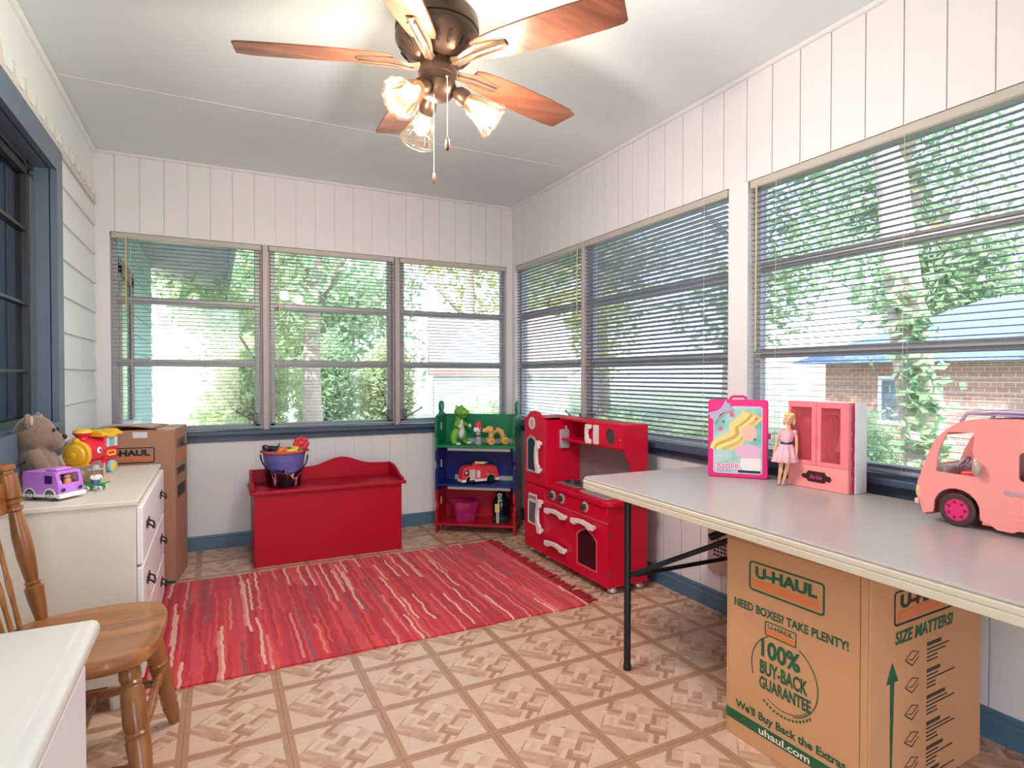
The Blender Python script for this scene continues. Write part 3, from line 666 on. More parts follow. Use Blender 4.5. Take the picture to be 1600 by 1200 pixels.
# ------------------------------------------------------------------ wooden chair
OAK = wood('#77451f', '#b67a45', 0, .28, 5, 'chair_oak'); OAKZ = wood('#77451f', '#ae733f', 2, .28, 5, 'turned_oak')
cr = thing('dining_chair', 'honey brown wooden chair with turned legs in front of the dresser', 'chair', (-.335, 1.99, 0), -2)
def seat():
    b = MB(); rings = []
    pts = []
    for k in range(64):
        a = 2 * PI * k / 64; ca, sa = math.cos(a), math.sin(a); e = .5
        x = .20 * math.copysign(abs(ca) ** e, ca); y = (.232 - (.03 if x < 0 else 0) * abs(x) / .2) * math.copysign(abs(sa) ** .62, sa); pts.append((x, y))
    for s, z in ((.90, .405), (.97, .409), (1.0, .420), (1.0, .432), (.985, .440), (.93, .443), (.7, .436), (.4, .430), (.1, .430)): rings.append([(x * s, y * s, z) for x, y in pts])
    b.loft(rings); return b
seat().build('seat', OAK, cr, smooth=50)
LEG = [(0, .016), (.03, .021), (.06, .025), (.10, .026), (.12, .022), (.135, .026), (.15, .022), (.17, .027), (.36, .030), (.40, .026), (.415, .030), (.43, .026), (.45, .029), (.7, .023), (.80, .024), (.82, .020), (.84, .024), (.92, .020), (1, .015)]
legs = {}
for sx, sy in ((1, 1), (1, -1), (-1, 1), (-1, -1)):
    p = (.13 if sx > 0 else -.14, sy * .155, .415); q = (.195 if sx > 0 else -.22, sy * .285 if sx > 0 else sy * .24, 0); legs[sx, sy] = (Vector(p), Vector(q))
    b = MB(); b.turned(p, q, LEG); b.build('leg', OAKZ, cr, smooth=40)
at = lambda k, f: legs[k][0].lerp(legs[k][1], f)
ST = [(0, .008), (.1, .009), (.18, .012), (.2, .008), (.22, .012), (.25, .009), (.5, .013), (.75, .009), (.78, .012), (.8, .008), (.82, .012), (.9, .009), (1, .008)]
for sy in (1, -1):
    b = MB(); b.turned(at((1, sy), .60), at((-1, sy), .60), [(f, r * 1.25) for f, r in ST]); b.build('stretcher', OAKZ, cr, smooth=40)
m1 = at((1, 1), .60).lerp(at((-1, 1), .60), .5); m2 = at((1, -1), .60).lerp(at((-1, -1), .60), .5)
b = MB(); b.turned(m1, m2, ST); b.build('stretcher', OAKZ, cr, smooth=40)
b = MB(); b.turned(at((1, 1), .5), at((1, -1), .5), ST); b.build('stretcher', OAKZ, cr, smooth=40)
POST = [(0, .014), (.03, .016), (.12, .021), (.20, .024), (.225, .024), (.235, .018), (.245, .018), (.255, .021), (.265, .016), (.30, .018), (.42, .023), (.55, .023), (.68, .017), (.70, .016), (.71, .022), (.73, .022), (.735, .016), (.745, .016), (.75, .023), (.775, .024), (.78, .017), (.785, .024), (.80, .025), (.93, .027), (.94, .018), (.955, .018), (.96, .026), (.98, .027), (.995, .018), (1, .006)]
for sy in (1, -1):
    b = MB(); b.turned((-.135, sy * .185, .432), (-.228, sy * .205, .902), POST, 22); b.build('back_post', OAKZ, cr, smooth=40)
b = MB(); rings = []
for k in range(13):
    y = -.2 + .4 * k / 12; bow = .03 * (1 - (y / .2) ** 2); h = .045 + .018 * (1 - (y / .2) ** 2)
    rings.append([(-.215 - bow + dx, y, .80 + dz) for dx, dz in ((-.009, -.04), (.009, -.04), (.001, h), (-.015, h))])
b.loft(rings); b.build('crest_rail', OAK, cr, bevel=.004, smooth=40)
for y in (-.12, -.06, 0, .06, .12):
    b = MB(); bow = .03 * (1 - (y / .2) ** 2)
    p = Vector((-.165, y * .92, .432)); q = Vector((-.212 - bow, y, .775)); rings = []
    for f, w_, th in ((0, .007, .007), (.1, .008, .007), (.25, .012, .005), (.38, .019, .005), (.42, .021, .005), (.5, .013, .005), (.7, .008, .006), (1, .007, .006)):
        c = p.lerp(q, f); rings.append([(c.x + th * math.cos(t), c.y + w_ * math.sin(t), c.z) for t in [2 * PI * i / 12 for i in range(12)]])
    b.loft(rings); b.build('spindle', OAK, cr, smooth=60)

# ------------------------------------------------------------------ folding table
TOPM = P('#b9b2b1', .27, var=.02, sc=25); EDGE = P('#cfc5b2', .45, var=.03); BLACK = P('#1d2127', .4, .3)
ft = thing('folding_table', 'long folding table with grey top and black steel legs under the windows', 'table', (1.385, 2.12, 0), -1)
b = MB(); b.prism(rrect(0, -1.83, .765, 0, .045, 6), .722, .73); b.build('tabletop', TOPM, ft, bevel=.003)
b = MB()
out = rrect(0, -1.83, .765, 0, .045, 6)
def grow(pts, d): return [(.3825 + (x - .3825) * (1 + d / .38), -.915 + (y + .915) * (1 + d / .915)) for x, y in pts]
b.loft([[(x, y, z) for x, y in grow(out, d)] for d, z in ((.0, .7215), (.004, .718), (.004, .708), (.0015, .706), (.0015, .704), (.004, .702), (.004, .686), (-.004, .682), (-.03, .682), (-.03, .7))])
b.build('edge_band', EDGE, ft, smooth=40)
for y, bl in ((-.245, .40), (-1.76, .06)):
    s = 1 if y > -1 else -1
    for x in (.065, .70):
        b = MB(); b.cyl((x, y, 0), (x, y, .682), .0135, seg=16); l_ = b.build('leg', BLACK, ft, smooth=40)
        b = MB(); b.lathe([(.015, 0), (.016, .002), (.016, .02), (.0137, .022)], 14, tr(x, y, 0)); b.build('foot_cap', P('#15171a', .6), l_, smooth=40)
    b = MB(); b.cyl((.065, y, .37), (.70, y, .37), .009, seg=12); b.build('crossbar', BLACK, ft)
    b = MB(); b.tube([(.075, y, .372), (.385, y - s * bl, .625)], .010, 10); b.tube([(.69, y, .372), (.385, y - s * bl, .625)], .010, 10); b.build('brace', BLACK, ft)
    k_ = bl / .40
    b = MB(); b.tube([(.30, y - s * .20 * k_, .545), (.385, y - s * .33 * k_, .63)], .014, 12); b.cyl((.365, y - s * .30 * k_, .61), (.375, y - s * .315 * k_, .62), .022, seg=16); b.build('brace_sleeve', BLACK, ft)
    b = MB(); b.box(.355, y - s * .36 * k_, .62, .415, y - s * (.36 * k_ + .08), .684, .005); b.build('hinge_block', BLACK, ft)
b = MB(); b.box(.37, -1.2, .662, .40, -.62, .684); b.box(.13, -1.8, .664, .15, -.03, .684); b.box(.615, -1.8, .664, .635, -.03, .684); b.build('rail', BLACK, ft)

# ------------------------------------------------------------------ wall heater
h = thing('wall_heater', 'flat grey wall heater with a small grille on the right wall behind the table', 'heater', (XR - .001, 2.2, .19))
b = MB(); T = frame_m((0, 0, 0), (0, -1, 0), (0, 0, 1)); b.T = T; b.prism(rrect(0, 0, .34, .42, .018), 0, .022); b.build('panel', P('#c3a9a6', .45, .2, var=.03), h, bevel=.003, smooth=40)
b = MB(); b.T = T
for i in range(6):
    for j in range(5): b.box(.04 + i * .022, .085 + j * .019, .0221, .056 + i * .022, .095 + j * .019, .0226)
b.build('grille', P('#17161a', .6), h)

# ------------------------------------------------------------------ moving boxes
KRAFT = P('#c9956b', .75, var=.05, sc=7, bump=.05); KRAFT_E = P('#d9b48f', .8, var=.05); INK = P('#1f5a3c', .6, var=.05); INKB = P('#22281f', .6); ORANGE = P('#dd7a45', .6); PAPER = P('#dfe6f0', .6)
def logo(T, w_, h_, ink, parent, name='logo_print'):
    """rounded outline with the two word parts and a stripe below, printed on the card"""
    b = MB(); b.use(ink)
    b.prism(rrect(-w_ / 2, -h_ / 2, w_ / 2, h_ / 2, h_ * .13), 0, .0006, [rrect(-w_ / 2 + h_ * .06, -h_ / 2 + h_ * .06, w_ / 2 - h_ * .06, h_ / 2 - h_ * .06, h_ * .08)], T=T)
    b.text('U-HAUL', T @ tr(0, h_ * .16, 0), w_ * .82, h_ * .40, bold=.05, depth=.0007)
    b.use(ORANGE); o = b.T; b.T = T; b.poly([(-w_ * .44, -h_ * .36, .0005), (w_ * .44, -h_ * .36, .0005), (w_ * .44, -h_ * .10, .0005), (-w_ * .44, -h_ * .10, .0005)]); b.T = o
    return b.build(name, None, parent)
def carton(name, label, loc, rz, sx, sy, sz):
    """card box, local x = 0..sx, y = 0..sy"""
    r = thing(name, label, 'box', loc, rz, 'cardboard moving boxes'); t = .006
    b = MB(); b.box(0, 0, 0, sx, t, sz); b.box(0, sy - t, 0, sx, sy, sz); b.box(0, t, 0, t, sy - t, sz); b.box(sx - t, t, 0, sx, sy - t, sz); b.box(t, t, 0, sx - t, sy - t, t)
    b.build('carton', KRAFT, r, bevel=.0025); return r
# the box under the table; its long print faces -x
bx = carton('moving_box', 'large cardboard moving box under the folding table, printed in green', (1.507, .945, 0), 2.4, .585, .462, .634)
b = MB(); b.box(.002, .003, .634, .29, .459, .639); b.build('flap', KRAFT, bx); b = MB(); b.box(.295, .003, .634, .583, .459, .639); b.build('flap', KRAFT, bx)
F = frame_m((-.0008, .231, 0), (0, -1, 0), (0, 0, 1))       # left print, x from -.231 (far) to .231 (near)
logo(F @ tr(-.018, .538, 0), .25, .092, INK, bx)
for body, x, z, w_, h_, bo_ in (('NEED BOXES? TAKE PLENTY!', -.012, .437, .375, .027, .03), ('100%', -.032, .328, .132, .056, .035), ('BUY-BACK', -.022, .268, .160, .044, .035), ('GUARANTEE', -.018, .220, .172, .038, .035), ("We'll Buy Back the Extras.", -.008, .108, .37, .034, .03)):
    b = MB(); b.text(body, F @ tr(x, z, 0), w_, h_, bold=bo_, depth=.0005); b.build('slogan_print', INK, bx)
b = MB(); b.use(INK)
def ring_arc(cx, cy, r, a0, a1, w_, n=30):
    o = arc(cx, cy, r, a0, a1, n); i = arc(cx, cy, r - w_, a1, a0, n); return o + i
for a0, a1 in ((-72, 62), (118, 200)): b.prism(ring_arc(-.022, .270, .112, a0, a1, .003), 0, .0005, T=F)
b.prism(ring_arc(-.022, .270, .106, -120, -40, .002), 0, .0005, T=F)
b.prism(rrect(-.085, .370, .021, .414, .006), 0, .0006, [rrect(-.082, .373, .018, .411, .004)], T=F)
b.text('U-HAUL', F @ tr(-.032, .400, 0), .086, .014, bold=.02, depth=.0007)
for k in range(14):
    a = R(-122 + 6 * k); b.poly([tuple(F @ Vector((-.022 + r_ * math.cos(a + q), .270 + r_ * math.sin(a + q), .0005))) for r_, q in ((.118, -.03), (.118, .03), (.125, .03), (.125, -.03))])
b.use(ORANGE); b.prism(rrect(-.081, .374, .017, .389, .002), 0, .0004, T=F)
b.build('seal_print', None, bx)
b = MB(); b.use(INK); b.T = F; b.poly([(-.2305, .052, .0004), (.2305, .052, .0004), (.2305, .084, .0004), (-.2305, .084, .0004)]); b.T = I4
b.use(P('#e9dcc6', .6)); b.text('uhaul.com', F @ tr(-.02, .068, 0), .17, .022, bold=.02, depth=.0008); b.build('stripe_print', None, bx)
b = MB(); b.T = F; b.box(.205, .0, -.0002, .2065, .634, .0004); b.build('fold_line', P('#8f6038', .8), bx)
S = frame_m((.2925, -.0008, 0), (1, 0, 0), (0, 0, 1))
logo(S @ tr(-.02, .535, 0), .33, .095, INKB, bx)
b = MB(); b.use(INK); b.text('SIZE MATTERS!', S @ tr(-.03, .455, 0), .30, .036, bold=.035, depth=.0005, shear=.15)
b.T = S; b.poly([(-.198, .03, .0005), (-.194, .03, .0005), (-.182, .34, .0005), (-.164, .34, .0005), (-.192, .395, .0005), (-.220, .34, .0005), (-.202, .34, .0005)]); b.T = I4
b.build('arrow_print', None, bx)
b = MB(); b.use(P('#3c3a2b', .7)); rr = random.Random(3)
for k, zz in enumerate((.40, .325, .25, .175, .105, .04)):
    b.T = S @ tr(0, zz, 0)
    b.prism(rrect(-.02, .0, .05 + rr.random() * .03, .010, .002), 0, .0004)
    for j in range(1, 5):
        L = rr.uniform(.06, .17) if j < 3 else rr.uniform(.04, .07); b.prism(rrect(-.02, -.011 * j, -.02 + L, -.011 * j + .004, .001), 0, .0004)
    b.prism([(-.13, -.012), (-.095, .006), (-.06, -.004), (-.095, -.022)], 0, .0004, [[(-.126, -.012), (-.095, .003), (-.065, -.004), (-.095, -.019)]])
    b.prism([(-.13, -.012), (-.128, -.013), (-.095, -.034), (-.06, -.016), (-.06, -.018), (-.095, -.038), (-.132, -.015)], 0, .0004)
b.T = I4; b.build('size_chart_print', None, bx)
# the box in the corner behind the dresser; its logo faces the room (-y)
KRAFT2 = P('#b3866c', .75, var=.05, sc=7, bump=.05)
b2 = carton('moving_box', 'tall cardboard moving box in the left corner behind the cream dresser', (-.636, 3.826, 0), -8, .435, .33, .862)
for ch_ in [x for x in C.objects if x.parent == b2]: ch_.data = ch_.data.copy(); ch_.data.materials.clear(); ch_.data.materials.append(KRAFT2)
b = MB(); rings = []
for k in range(9):
    f = k / 8; x = .006 + .34 * f; rings.append([(x, y, .866 + .018 * math.sin(PI * f) * (1 - y / .4) + dz) for y, dz in ((-.004, 0), (-.004, .004), (.16, .004), (.326, .004), (.326, 0), (.16, 0))])
b.loft(rings); b.build('flap', KRAFT2, b2)
b = MB(); b.box(.35, .001, .862, .434, .329, .867); b.build('flap', P('#d7c3b2', .75), b2)
def sheet_mat():
    t = NT('printed_sheet'); n = t.noise(t.scale(t.coord(), (6, 14, 1)), 1, 3, .6, 1); t.col(t.ramp(n, [(.32, '#d8c8b6'), (.46, '#e7ddd0'), (.56, '#d6849a'), (.64, '#e3b9b4'), (.72, '#b8c0a8')])); t.set(rough=.6); return t.m
b = MB(); rings = []
for k in range(9):
    f = k / 8; x = .02 + .30 * f; rings.append([(x, y, .8715 + .018 * math.sin(PI * min(1, f * .92 + .04)) * (1 - y / .4) + dz) for y, dz in ((.0, 0), (.0, .0015), (.15, .0015), (.31, .0015), (.31, 0), (.15, 0))])
b.loft(rings); tag(b.build('printed_sheet', sheet_mat()), 'pink and beige printed card sheet lying on the tall corner box', 'card'); _s = bpy.data.objects['printed_sheet']; _s.location = b2.location; _s.rotation_euler = b2.rotation_euler
F2 = frame_m((.2175, -.0008, 0), (1, 0, 0), (0, 0, 1))
logo(F2 @ tr(-.005, .725, 0), .25, .086, INKB, b2)
b = MB(); b.T = F2; b.prism(rrect(.015, .82, .085, .852, .003), 0, .001); b.build('sticker', PAPER, b2)
S2 = frame_m((.4358, .165, 0), (0, 1, 0), (0, 0, 1))
b = MB(); b.use(INKB); b.text('U-HAUL', S2 @ tr(0, .775, 0), .22, .055, bold=.03, depth=.0006)
b.T = S2
for zz, hh in ((.60, .04), (.52, .02), (.47, .05)): b.prism(rrect(-.11, zz, .1, zz + hh, .004), 0, .0005)
b.T = I4; b.use(ORANGE); b.T = S2; b.prism(rrect(-.12, .685, .12, .72, .004), 0, .0005); b.T = I4; b.build('logo_print', None, b2)
b = MB(); b.T = F2; b.prism([(-.216, .0), (.216, .0), (.216, .022), (-.216, .022)], 0, .0005); b.build('stripe_print', INK, b2)
# ------------------------------------------------------------------ puzzle bookshelf across the corner
def XZ(y): return Matrix(((1, 0, 0, 0), (0, 0, 1, y), (0, 1, 0, 0), (0, 0, 0, 1)))      # outline in x,z ; extrude along y
def YZ(x): return Matrix(((0, 0, 1, x), (1, 0, 0, 0), (0, 1, 0, 0), (0, 0, 0, 1)))      # outline in y,z ; extrude along x
GRN = P('#0c7a52', .4, var=.04); BLU = P('#0a2070', .4, var=.05); RD2 = P('#ad0e26', .38, var=.04); STRIP = P('#a9b4b4', .35, .2)
sh = thing('bookshelf', 'green, blue and red puzzle shaped toy bookshelf standing across the room corner', 'bookshelf', (1.443, 4.155, 0), -36.6)
DP = .27
def side_panel(x, th=.018):
    def knobcut(z, s, r=.022): return [(0, z - r * .8), (s * r * .35, z - r * .55)] + arc(s * r, z, r, 180 + (50 if s > 0 else -50) * -1, 180 + (50 if s > 0 else -50), 1) if 0 else [(0, z - r), (s * r * .8, z - r * 1.1), (s * r * 1.3, z), (s * r * .8, z + r * 1.1), (0, z + r)]
    out = []
    # red third
    b = MB(); b.prism([(0, 0), (.045, 0), (.055, .05), (DP - .055, .05), (DP - .045, 0), (DP, 0), (DP, .31), (DP * .62, .31), (DP * .58, .335), (DP * .42, .335), (DP * .38, .31), (0, .31), (0, .235), (.025, .225), (.03, .2), (.025, .178), (0, .168)], x, x + th, T=YZ(0)); b.build('side_panel', RD2, sh, bevel=.002)
    b = MB(); b.prism([(0, .3105), (DP * .375, .3105), (DP * .415, .3355), (DP * .585, .3355), (DP * .625, .3105), (DP, .3105), (DP, .615), (DP * .62, .615), (DP * .58, .64), (DP * .42, .64), (DP * .38, .615), (0, .615), (0, .535), (.025, .525), (.03, .5), (.025, .475), (0, .465)], x, x + th, T=YZ(0)); b.build('side_panel', BLU, sh, bevel=.002)
    b = MB(); kn = [(DP * .5 + .050 * math.cos(R(a)), .928 + .042 * math.sin(R(a))) for a in range(-58, 240, 17)]
    b.prism([(0, .6155), (DP * .375, .6155), (DP * .415, .6405), (DP * .585, .6405), (DP * .625, .6155), (DP, .6155), (DP, .86), (DP * .72, .875), (DP * .62, .89)] + kn + [(DP * .38, .89), (DP * .28, .875), (0, .86), (0, .80), (-.016, .79), (-.018, .74), (-.01, .705), (0, .70)], x, x + th, T=YZ(0)); b.build('side_panel', GRN, sh, bevel=.002)
side_panel(0); side_panel(.582)
for z0, z1, m in ((.055, .32, RD2), (.3205, .63, BLU), (.6305, .865, GRN)):
    b = MB(); b.box(.018, DP - .03, z0, .582, DP - .015, z1); b.build('back_panel', m, sh)
for z, m in ((.055, RD2), (.345, BLU), (.63, GRN)):
    b = MB(); b.box(.0185, .004, z, .5815, DP - .031, z + .016, .002); s_ = b.build('shelf', m, sh)
    if z > .1:
        b = MB(); b.box(.09, .02, z - .024, .56, .034, z - .0005, .002); b.build('grey_strip', STRIP, sh)  # light grey strips under the front edge and along the back
        b = MB(); b.box(.09, DP - .05, z + .0165, .56, DP - .0315, z + .05, .002); b.build('grey_strip', STRIP, sh)
for x in (.0181, .579):
    for z in (.22, .50, .78):
        b = MB(); b.prism(rrect(.09, z - .03, .11, z + .03, .009), x, x + .003, T=YZ(0)); b.build('tenon', P('#cfd4d2', .5), sh)
SHM = tr(1.443, 4.155, 0) @ rot('Z', -36.6)
def on_shelf(x, y, z): return tuple(SHM @ Vector((x, y, z)))
# green dinosaur
G1 = P('#6fb23f', .45, var=.08, sc=20); BELLY = P('#cfd3da', .5); CLAW = P('#e9efdd', .5); BLK = P('#16151a', .3); WHT = P('#f3f1ee', .35)
d = thing('toy_dinosaur', 'green toy dinosaur with a pale belly standing on the green shelf', 'toy', on_shelf(.15, .115, .646), -70); d.scale = (1.1, 1.1, 1.08)
b = MB()
b.ball((0, 0, .10), (.042, .040, .06)); b.ball((.005, 0, .15), (.032, .030, .045)); b.ball((.01, 0, .185), (.028, .028, .03))
b.ball((.02, 0, .225), (.05, .043, .036), 20); b.ball((.052, 0, .222), (.036, .037, .026), 18); b.ball((.04, 0, .198), (.036, .034, .014), 16)
for s in (1, -1):
    b.ball((.004, s * .02, .258), (.014, .012, .014)); b.ball((.0, s * .042, .062), (.030, .022, .042)); b.tube([(.0, s * .044, .06), (-.004, s * .047, .03), (.005, s * .047, .012)], [.024, .019, .018]); b.ball((.022, s * .048, .011), (.034, .021, .012))
    b.tube([(.012, s * .028, .15), (.022, s * .05, .132), (.046, s * .05, .128)], [.015, .012, .011]); b.ball((.05, s * .048, .13), .014)
b.tube([(-.02, 0, .08), (-.06, 0, .045), (-.09, .015, .03), (-.115, .03, .03)], [.036, .026, .015, .006])
for k in range(5): b.ball((-.035 + .003 * k, 0, .13 + .025 * k), (.012, .006, .012), 8)
b.build('body', G1, d, remesh=.004)
b = MB(); b.ball((.025, 0, .085), (.026, .024, .05), 20); b.ball((.022, 0, .14), (.020, .018, .04), 20); b.build('belly', BELLY, d, smooth=180)
for s in (1, -1):
    for k in (-1, 0, 1): 
        b = MB(); b.ball((.052, s * .048 + k * .012, .008), (.009, .006, .008), 10); b.build('claw', CLAW, d, smooth=180)
    b = MB(); b.ball((.062, s * .047, .128), (.008, .011, .013), 10); b.build('claw', CLAW, d, smooth=180)
    b = MB(); b.ball((.013, s * .024, .261), (.0075, .006, .0085), 10); b.build('eye', WHT, d, smooth=180)
    b = MB(); b.ball((.019, s * .026, .262), (.004, .0035, .005), 8); b.build('pupil', BLK, d, smooth=180)
b = MB(); b.tube([(.03, .0405, .200), (.07, .032, .205), (.088, 0, .208), (.07, -.032, .205), (.03, -.0405, .200)], .0022, 6); b.build('mouth_line', P('#1d3a17', .6), d)
# little figure with a red cap
f_ = thing('toy_figure', 'small toy figure with a white face and red cap on the green shelf', 'toy', on_shelf(.30, .12, .646), -75)
b = MB(); b.lathe([(.022, 0), (.024, .01), (.018, .02), (.022, .035), (.018, .05), (.021, .065), (.018, .08), (.012, .09)], 20); b.build('body', P('#a9a8b6', .4, var=.15), f_, smooth=40)
b = MB(); b.ball((0, 0, .115), (.030, .031, .030), 20); 
for s in (1, -1): b.ball((-.002, s * .032, .11), (.012, .011, .02), 12)
b.build('head', WHT, f_, remesh=.003)
b = MB(); b.lathe([(.033, 0), (.031, .016), (.024, .032), (.012, .04), (.001, .042)], 20, tr(0, 0, .128)); b.ball((.022, 0, .131), (.02, .024, .005), 14); b.build('cap', P('#d5404a', .4), f_, smooth=60)
for s in (1, -1):
    b = MB(); b.ball((.026, s * .011, .12), (.004, .005, .006), 8); b.build('eye', BLK, f_)
b = MB(); b.ball((.03, 0, .108), (.004, .006, .004), 8); b.build('nose', BLK, f_)
b = MB(); b.lathe([(.0195, .058), (.0235, .062), (.0235, .068), (.0195, .072)], 16); b.build('collar', P('#4b4660', .5), f_)
# wooden spotted dog
TAN = P('#d9ae68', .5, var=.1, sc=20); BRN = P('#7a4326', .5)
d = thing('toy_dog', 'tan spotted toy dog with round wheel feet on the green shelf', 'toy', on_shelf(.44, .115, .646), 172)
b = MB()
b.tube([(.045, 0, .05), (.04, 0, .085), (.02, 0, .105), (-.01, 0, .108), (-.035, 0, .095), (-.055, 0, .05)], [.02, .022, .021, .021, .022, .02], 14)
b.ball((.055, 0, .115), (.034, .028, .027)); b.ball((.09, 0, .108), (.026, .020, .017))
for s in (1, -1): b.ball((.045, s * .026, .112), (.014, .008, .026))
b.tube([(-.05, 0, .06), (-.075, 0, .075)], [.008, .005])
b.build('body', TAN, d, remesh=.003)
for x in (.048, -.058):
    for s in (1, -1):
        b = MB(); b.lathe([(.004, 0), (.026, .0), (.030, .006), (.030, .018), (.026, .024), (.008, .026)], 20, frame_m((x, s * .012, .030), (1, 0, 0), (0, 0, 1)) @ (I4 if s < 0 else rot('Y', 180))); w_ = b.build('wheel', TAN, d, smooth=40)
        b = MB(); b.cyl((x, s * .0381, .030), (x, s * .0391, .030), .014, seg=14); b.build('wheel_hub', P('#c98a48', .5), w_)
for q in ((.06, -.0275, .125, .012), (.0, -.0205, .112, .012), (-.035, -.021, .09, .011), (.02, .018, .118, .012), (-.012, -.012, .127, .009), (.038, -.019, .075, .008)):
    b = MB(); b.ball(q[:3], (q[3], .003 if abs(q[1]) > .015 else q[3], q[3] * .8 if abs(q[1]) > .015 else .003), 10); b.build('spot', BRN, d, smooth=180)
b = MB(); b.ball((.115, 0, .114), .008, 10); b.build('nose', BLK, d, smooth=180)
# fire truck
TRK = P('#e2404a', .35, var=.03); GRYP = P('#c9c5bd', .45); 
def wheel(mb_parent, c, r, w_, axis, tyre, hub, name='wheel', spokes=0):
    T = frame_m(c, (axis[1], -axis[0], 0), (0, 0, 1)) if 0 else along(Vector(c) - Vector(axis) * w_ / 2, Vector(c) + Vector(axis) * w_ / 2)
    b = MB(); b.lathe([(r * .66, 0), (r * .92, 0), (r, w_ * .15), (r, w_ * .85), (r * .92, w_), (r * .66, w_)], 26, T, False, False); wh = b.build(name, tyre, mb_parent, smooth=40)
    b = MB(); b.lathe([(.001, w_ * .05), (r * .67, w_ * .05), (r * .68, w_ * .3), (r * .68, w_ * .7), (r * .67, w_ * .95), (r * .2, w_ * .98), (.001, w_ * 1.04)], 26, T)
    if spokes:
        for k in range(spokes):
            a = 2 * PI * k / spokes
    b.build('wheel_hub', hub, wh, smooth=40); return wh, T
t_ = thing('toy_fire_truck', 'red toy fire truck with a white panel on the blue shelf', 'toy', on_shelf(.305, .105, .361), 180)
b = MB(); body = [(.145, .03), (.145, .075), (.138, .105), (.125, .122), (.10, .130), (-.10, .130), (-.125, .122), (-.14, .09), (-.148, .05), (-.148, .03)] + arc(-.075, .028, .034, 180, 0, 8)[0:] + arc(.082, .028, .034, 180, 0, 8)
b.prism(body[:10] + arc(-.082, .03, .034, 180, 0, 8) + arc(.082, .03, .034, 180, 0, 8), -.045, .045, T=XZ(0)); b.build('body', TRK, t_, bevel=.006, smooth=40)
b = MB(); b.prism([(.150, .018), (.150, .036)] + arc(.082, .03, .0355, 10, 170, 8) + arc(-.082, .03, .0355, 10, 170, 8) + [(-.15, .036), (-.15, .018), (-.118, .018), (-.118, .03)] + arc(-.082, .028, .0345, 170, 10, 8) + [(-.047, .018), (.047, .018)] + arc(.082, .028, .0345, 170, 10, 8) + [(.118, .018)], -.046, .046, T=XZ(0)); b.build('bumper', P('#efe7e0', .4), t_)
for s in (1, -1):
    for n_, r_, m_ in (('side_panel', (.045, .03, .09, .108), GRYP), ('side_panel', (.006, .045, .034, .10), P('#d8d0c6', .45))):
        b = MB(); b.prism(rrect(*r_, .003), s * .0452, s * .0472, T=XZ(0)); b.build(n_, m_, t_)
    b = MB(); b.prism(rrect(.10, .065, .132, .104, .008), s * .0452, s * .0466, T=XZ(0)); wn = b.build('window', P('#3a1218', .4), t_)
    b = MB(); b.ball((.116, s * .046, .086), (.009, .003, .012), 10); b.build('driver_face', P('#f1e6df', .5), wn)
    b = MB(); b.prism(rrect(-.062, .068, -.04, .073, .001), s * .0452, s * .0458, T=XZ(0)); b.build('pale_stripe', P('#f3b9b4', .5), t_)
for x in (.082, -.082):
    for s in (1, -1): wheel(t_, (x, s * .036, .027), .027, .02, (0, s, 0), BLK, P('#2a2a2e', .4))
b = MB(); b.box(-.01, -.015, .130, .05, .015, .146, .005); b.build('roof_light_base', TRK, t_, smooth=40)
b = MB(); b.tube([(.03, 0, .15), (-.07, 0, .142)], .010, 10); b.build('ladder', P('#e8dc8e', .4), t_)
b = MB(); b.ball((-.06, 0, .14), (.018, .022, .010), 12); b.build('turntable', P('#2f4fa8', .4), t_, smooth=180)
b = MB(); b.ball((-.152, -.02, .062), (.012, .012, .014), 12); b.build('hose_knob', P('#f3c25a', .4), t_, smooth=180)
# pink clear bin and its blocks
BINM = tinted('#c02a78', .52, .12, 'pink_clear_plastic')
bi = thing('plastic_bin', 'clear pink plastic bin on the red bottom shelf', 'bin', on_shelf(.19, .11, .0715), 0)
b = MB(); Q = lambda w_, d_, z, r: [(x, y, z) for x, y in rrect(-w_, -d_, w_, d_, r)]
b.loft([Q(.075, .055, 0, .02), Q(.08, .06, .06, .02), Q(.095, .075, .13, .02), Q(.105, .085, .15, .02), Q(.102, .082, .15, .02), Q(.092, .072, .13, .02), Q(.077, .057, .06, .02), Q(.072, .052, .004, .02)]); b.build('tub', BINM, bi, smooth=40)
for k, (x, y, z, c, rr_) in enumerate(((-.03, .01, .102, '#ef6a5c', 10), (.02, -.01, .105, '#f08a72', -20), (-.03, -.015, .03, '#8a2a62', 5), (.035, 0, .03, '#c98aa6', 15))):
    b = MB(); b.T = rot('Z', rr_); b.box(-.03, -.022, -.022, .03, .022, .022, .008); b.T = I4
    o = b.build('toy_block', P(c, .4), None, smooth=40); o.location = on_shelf(.19 + x, .11 + y, .0715 + z + .001)
    tag(o, ['coral toy block lying left on top inside the pink clear bin', 'salmon toy block lying right on top inside the pink clear bin', 'dark plum toy block low on the left in the pink bin', 'dusty pink toy block low on the right in the pink bin'][k], 'toy block', 'blocks in the pink bin')
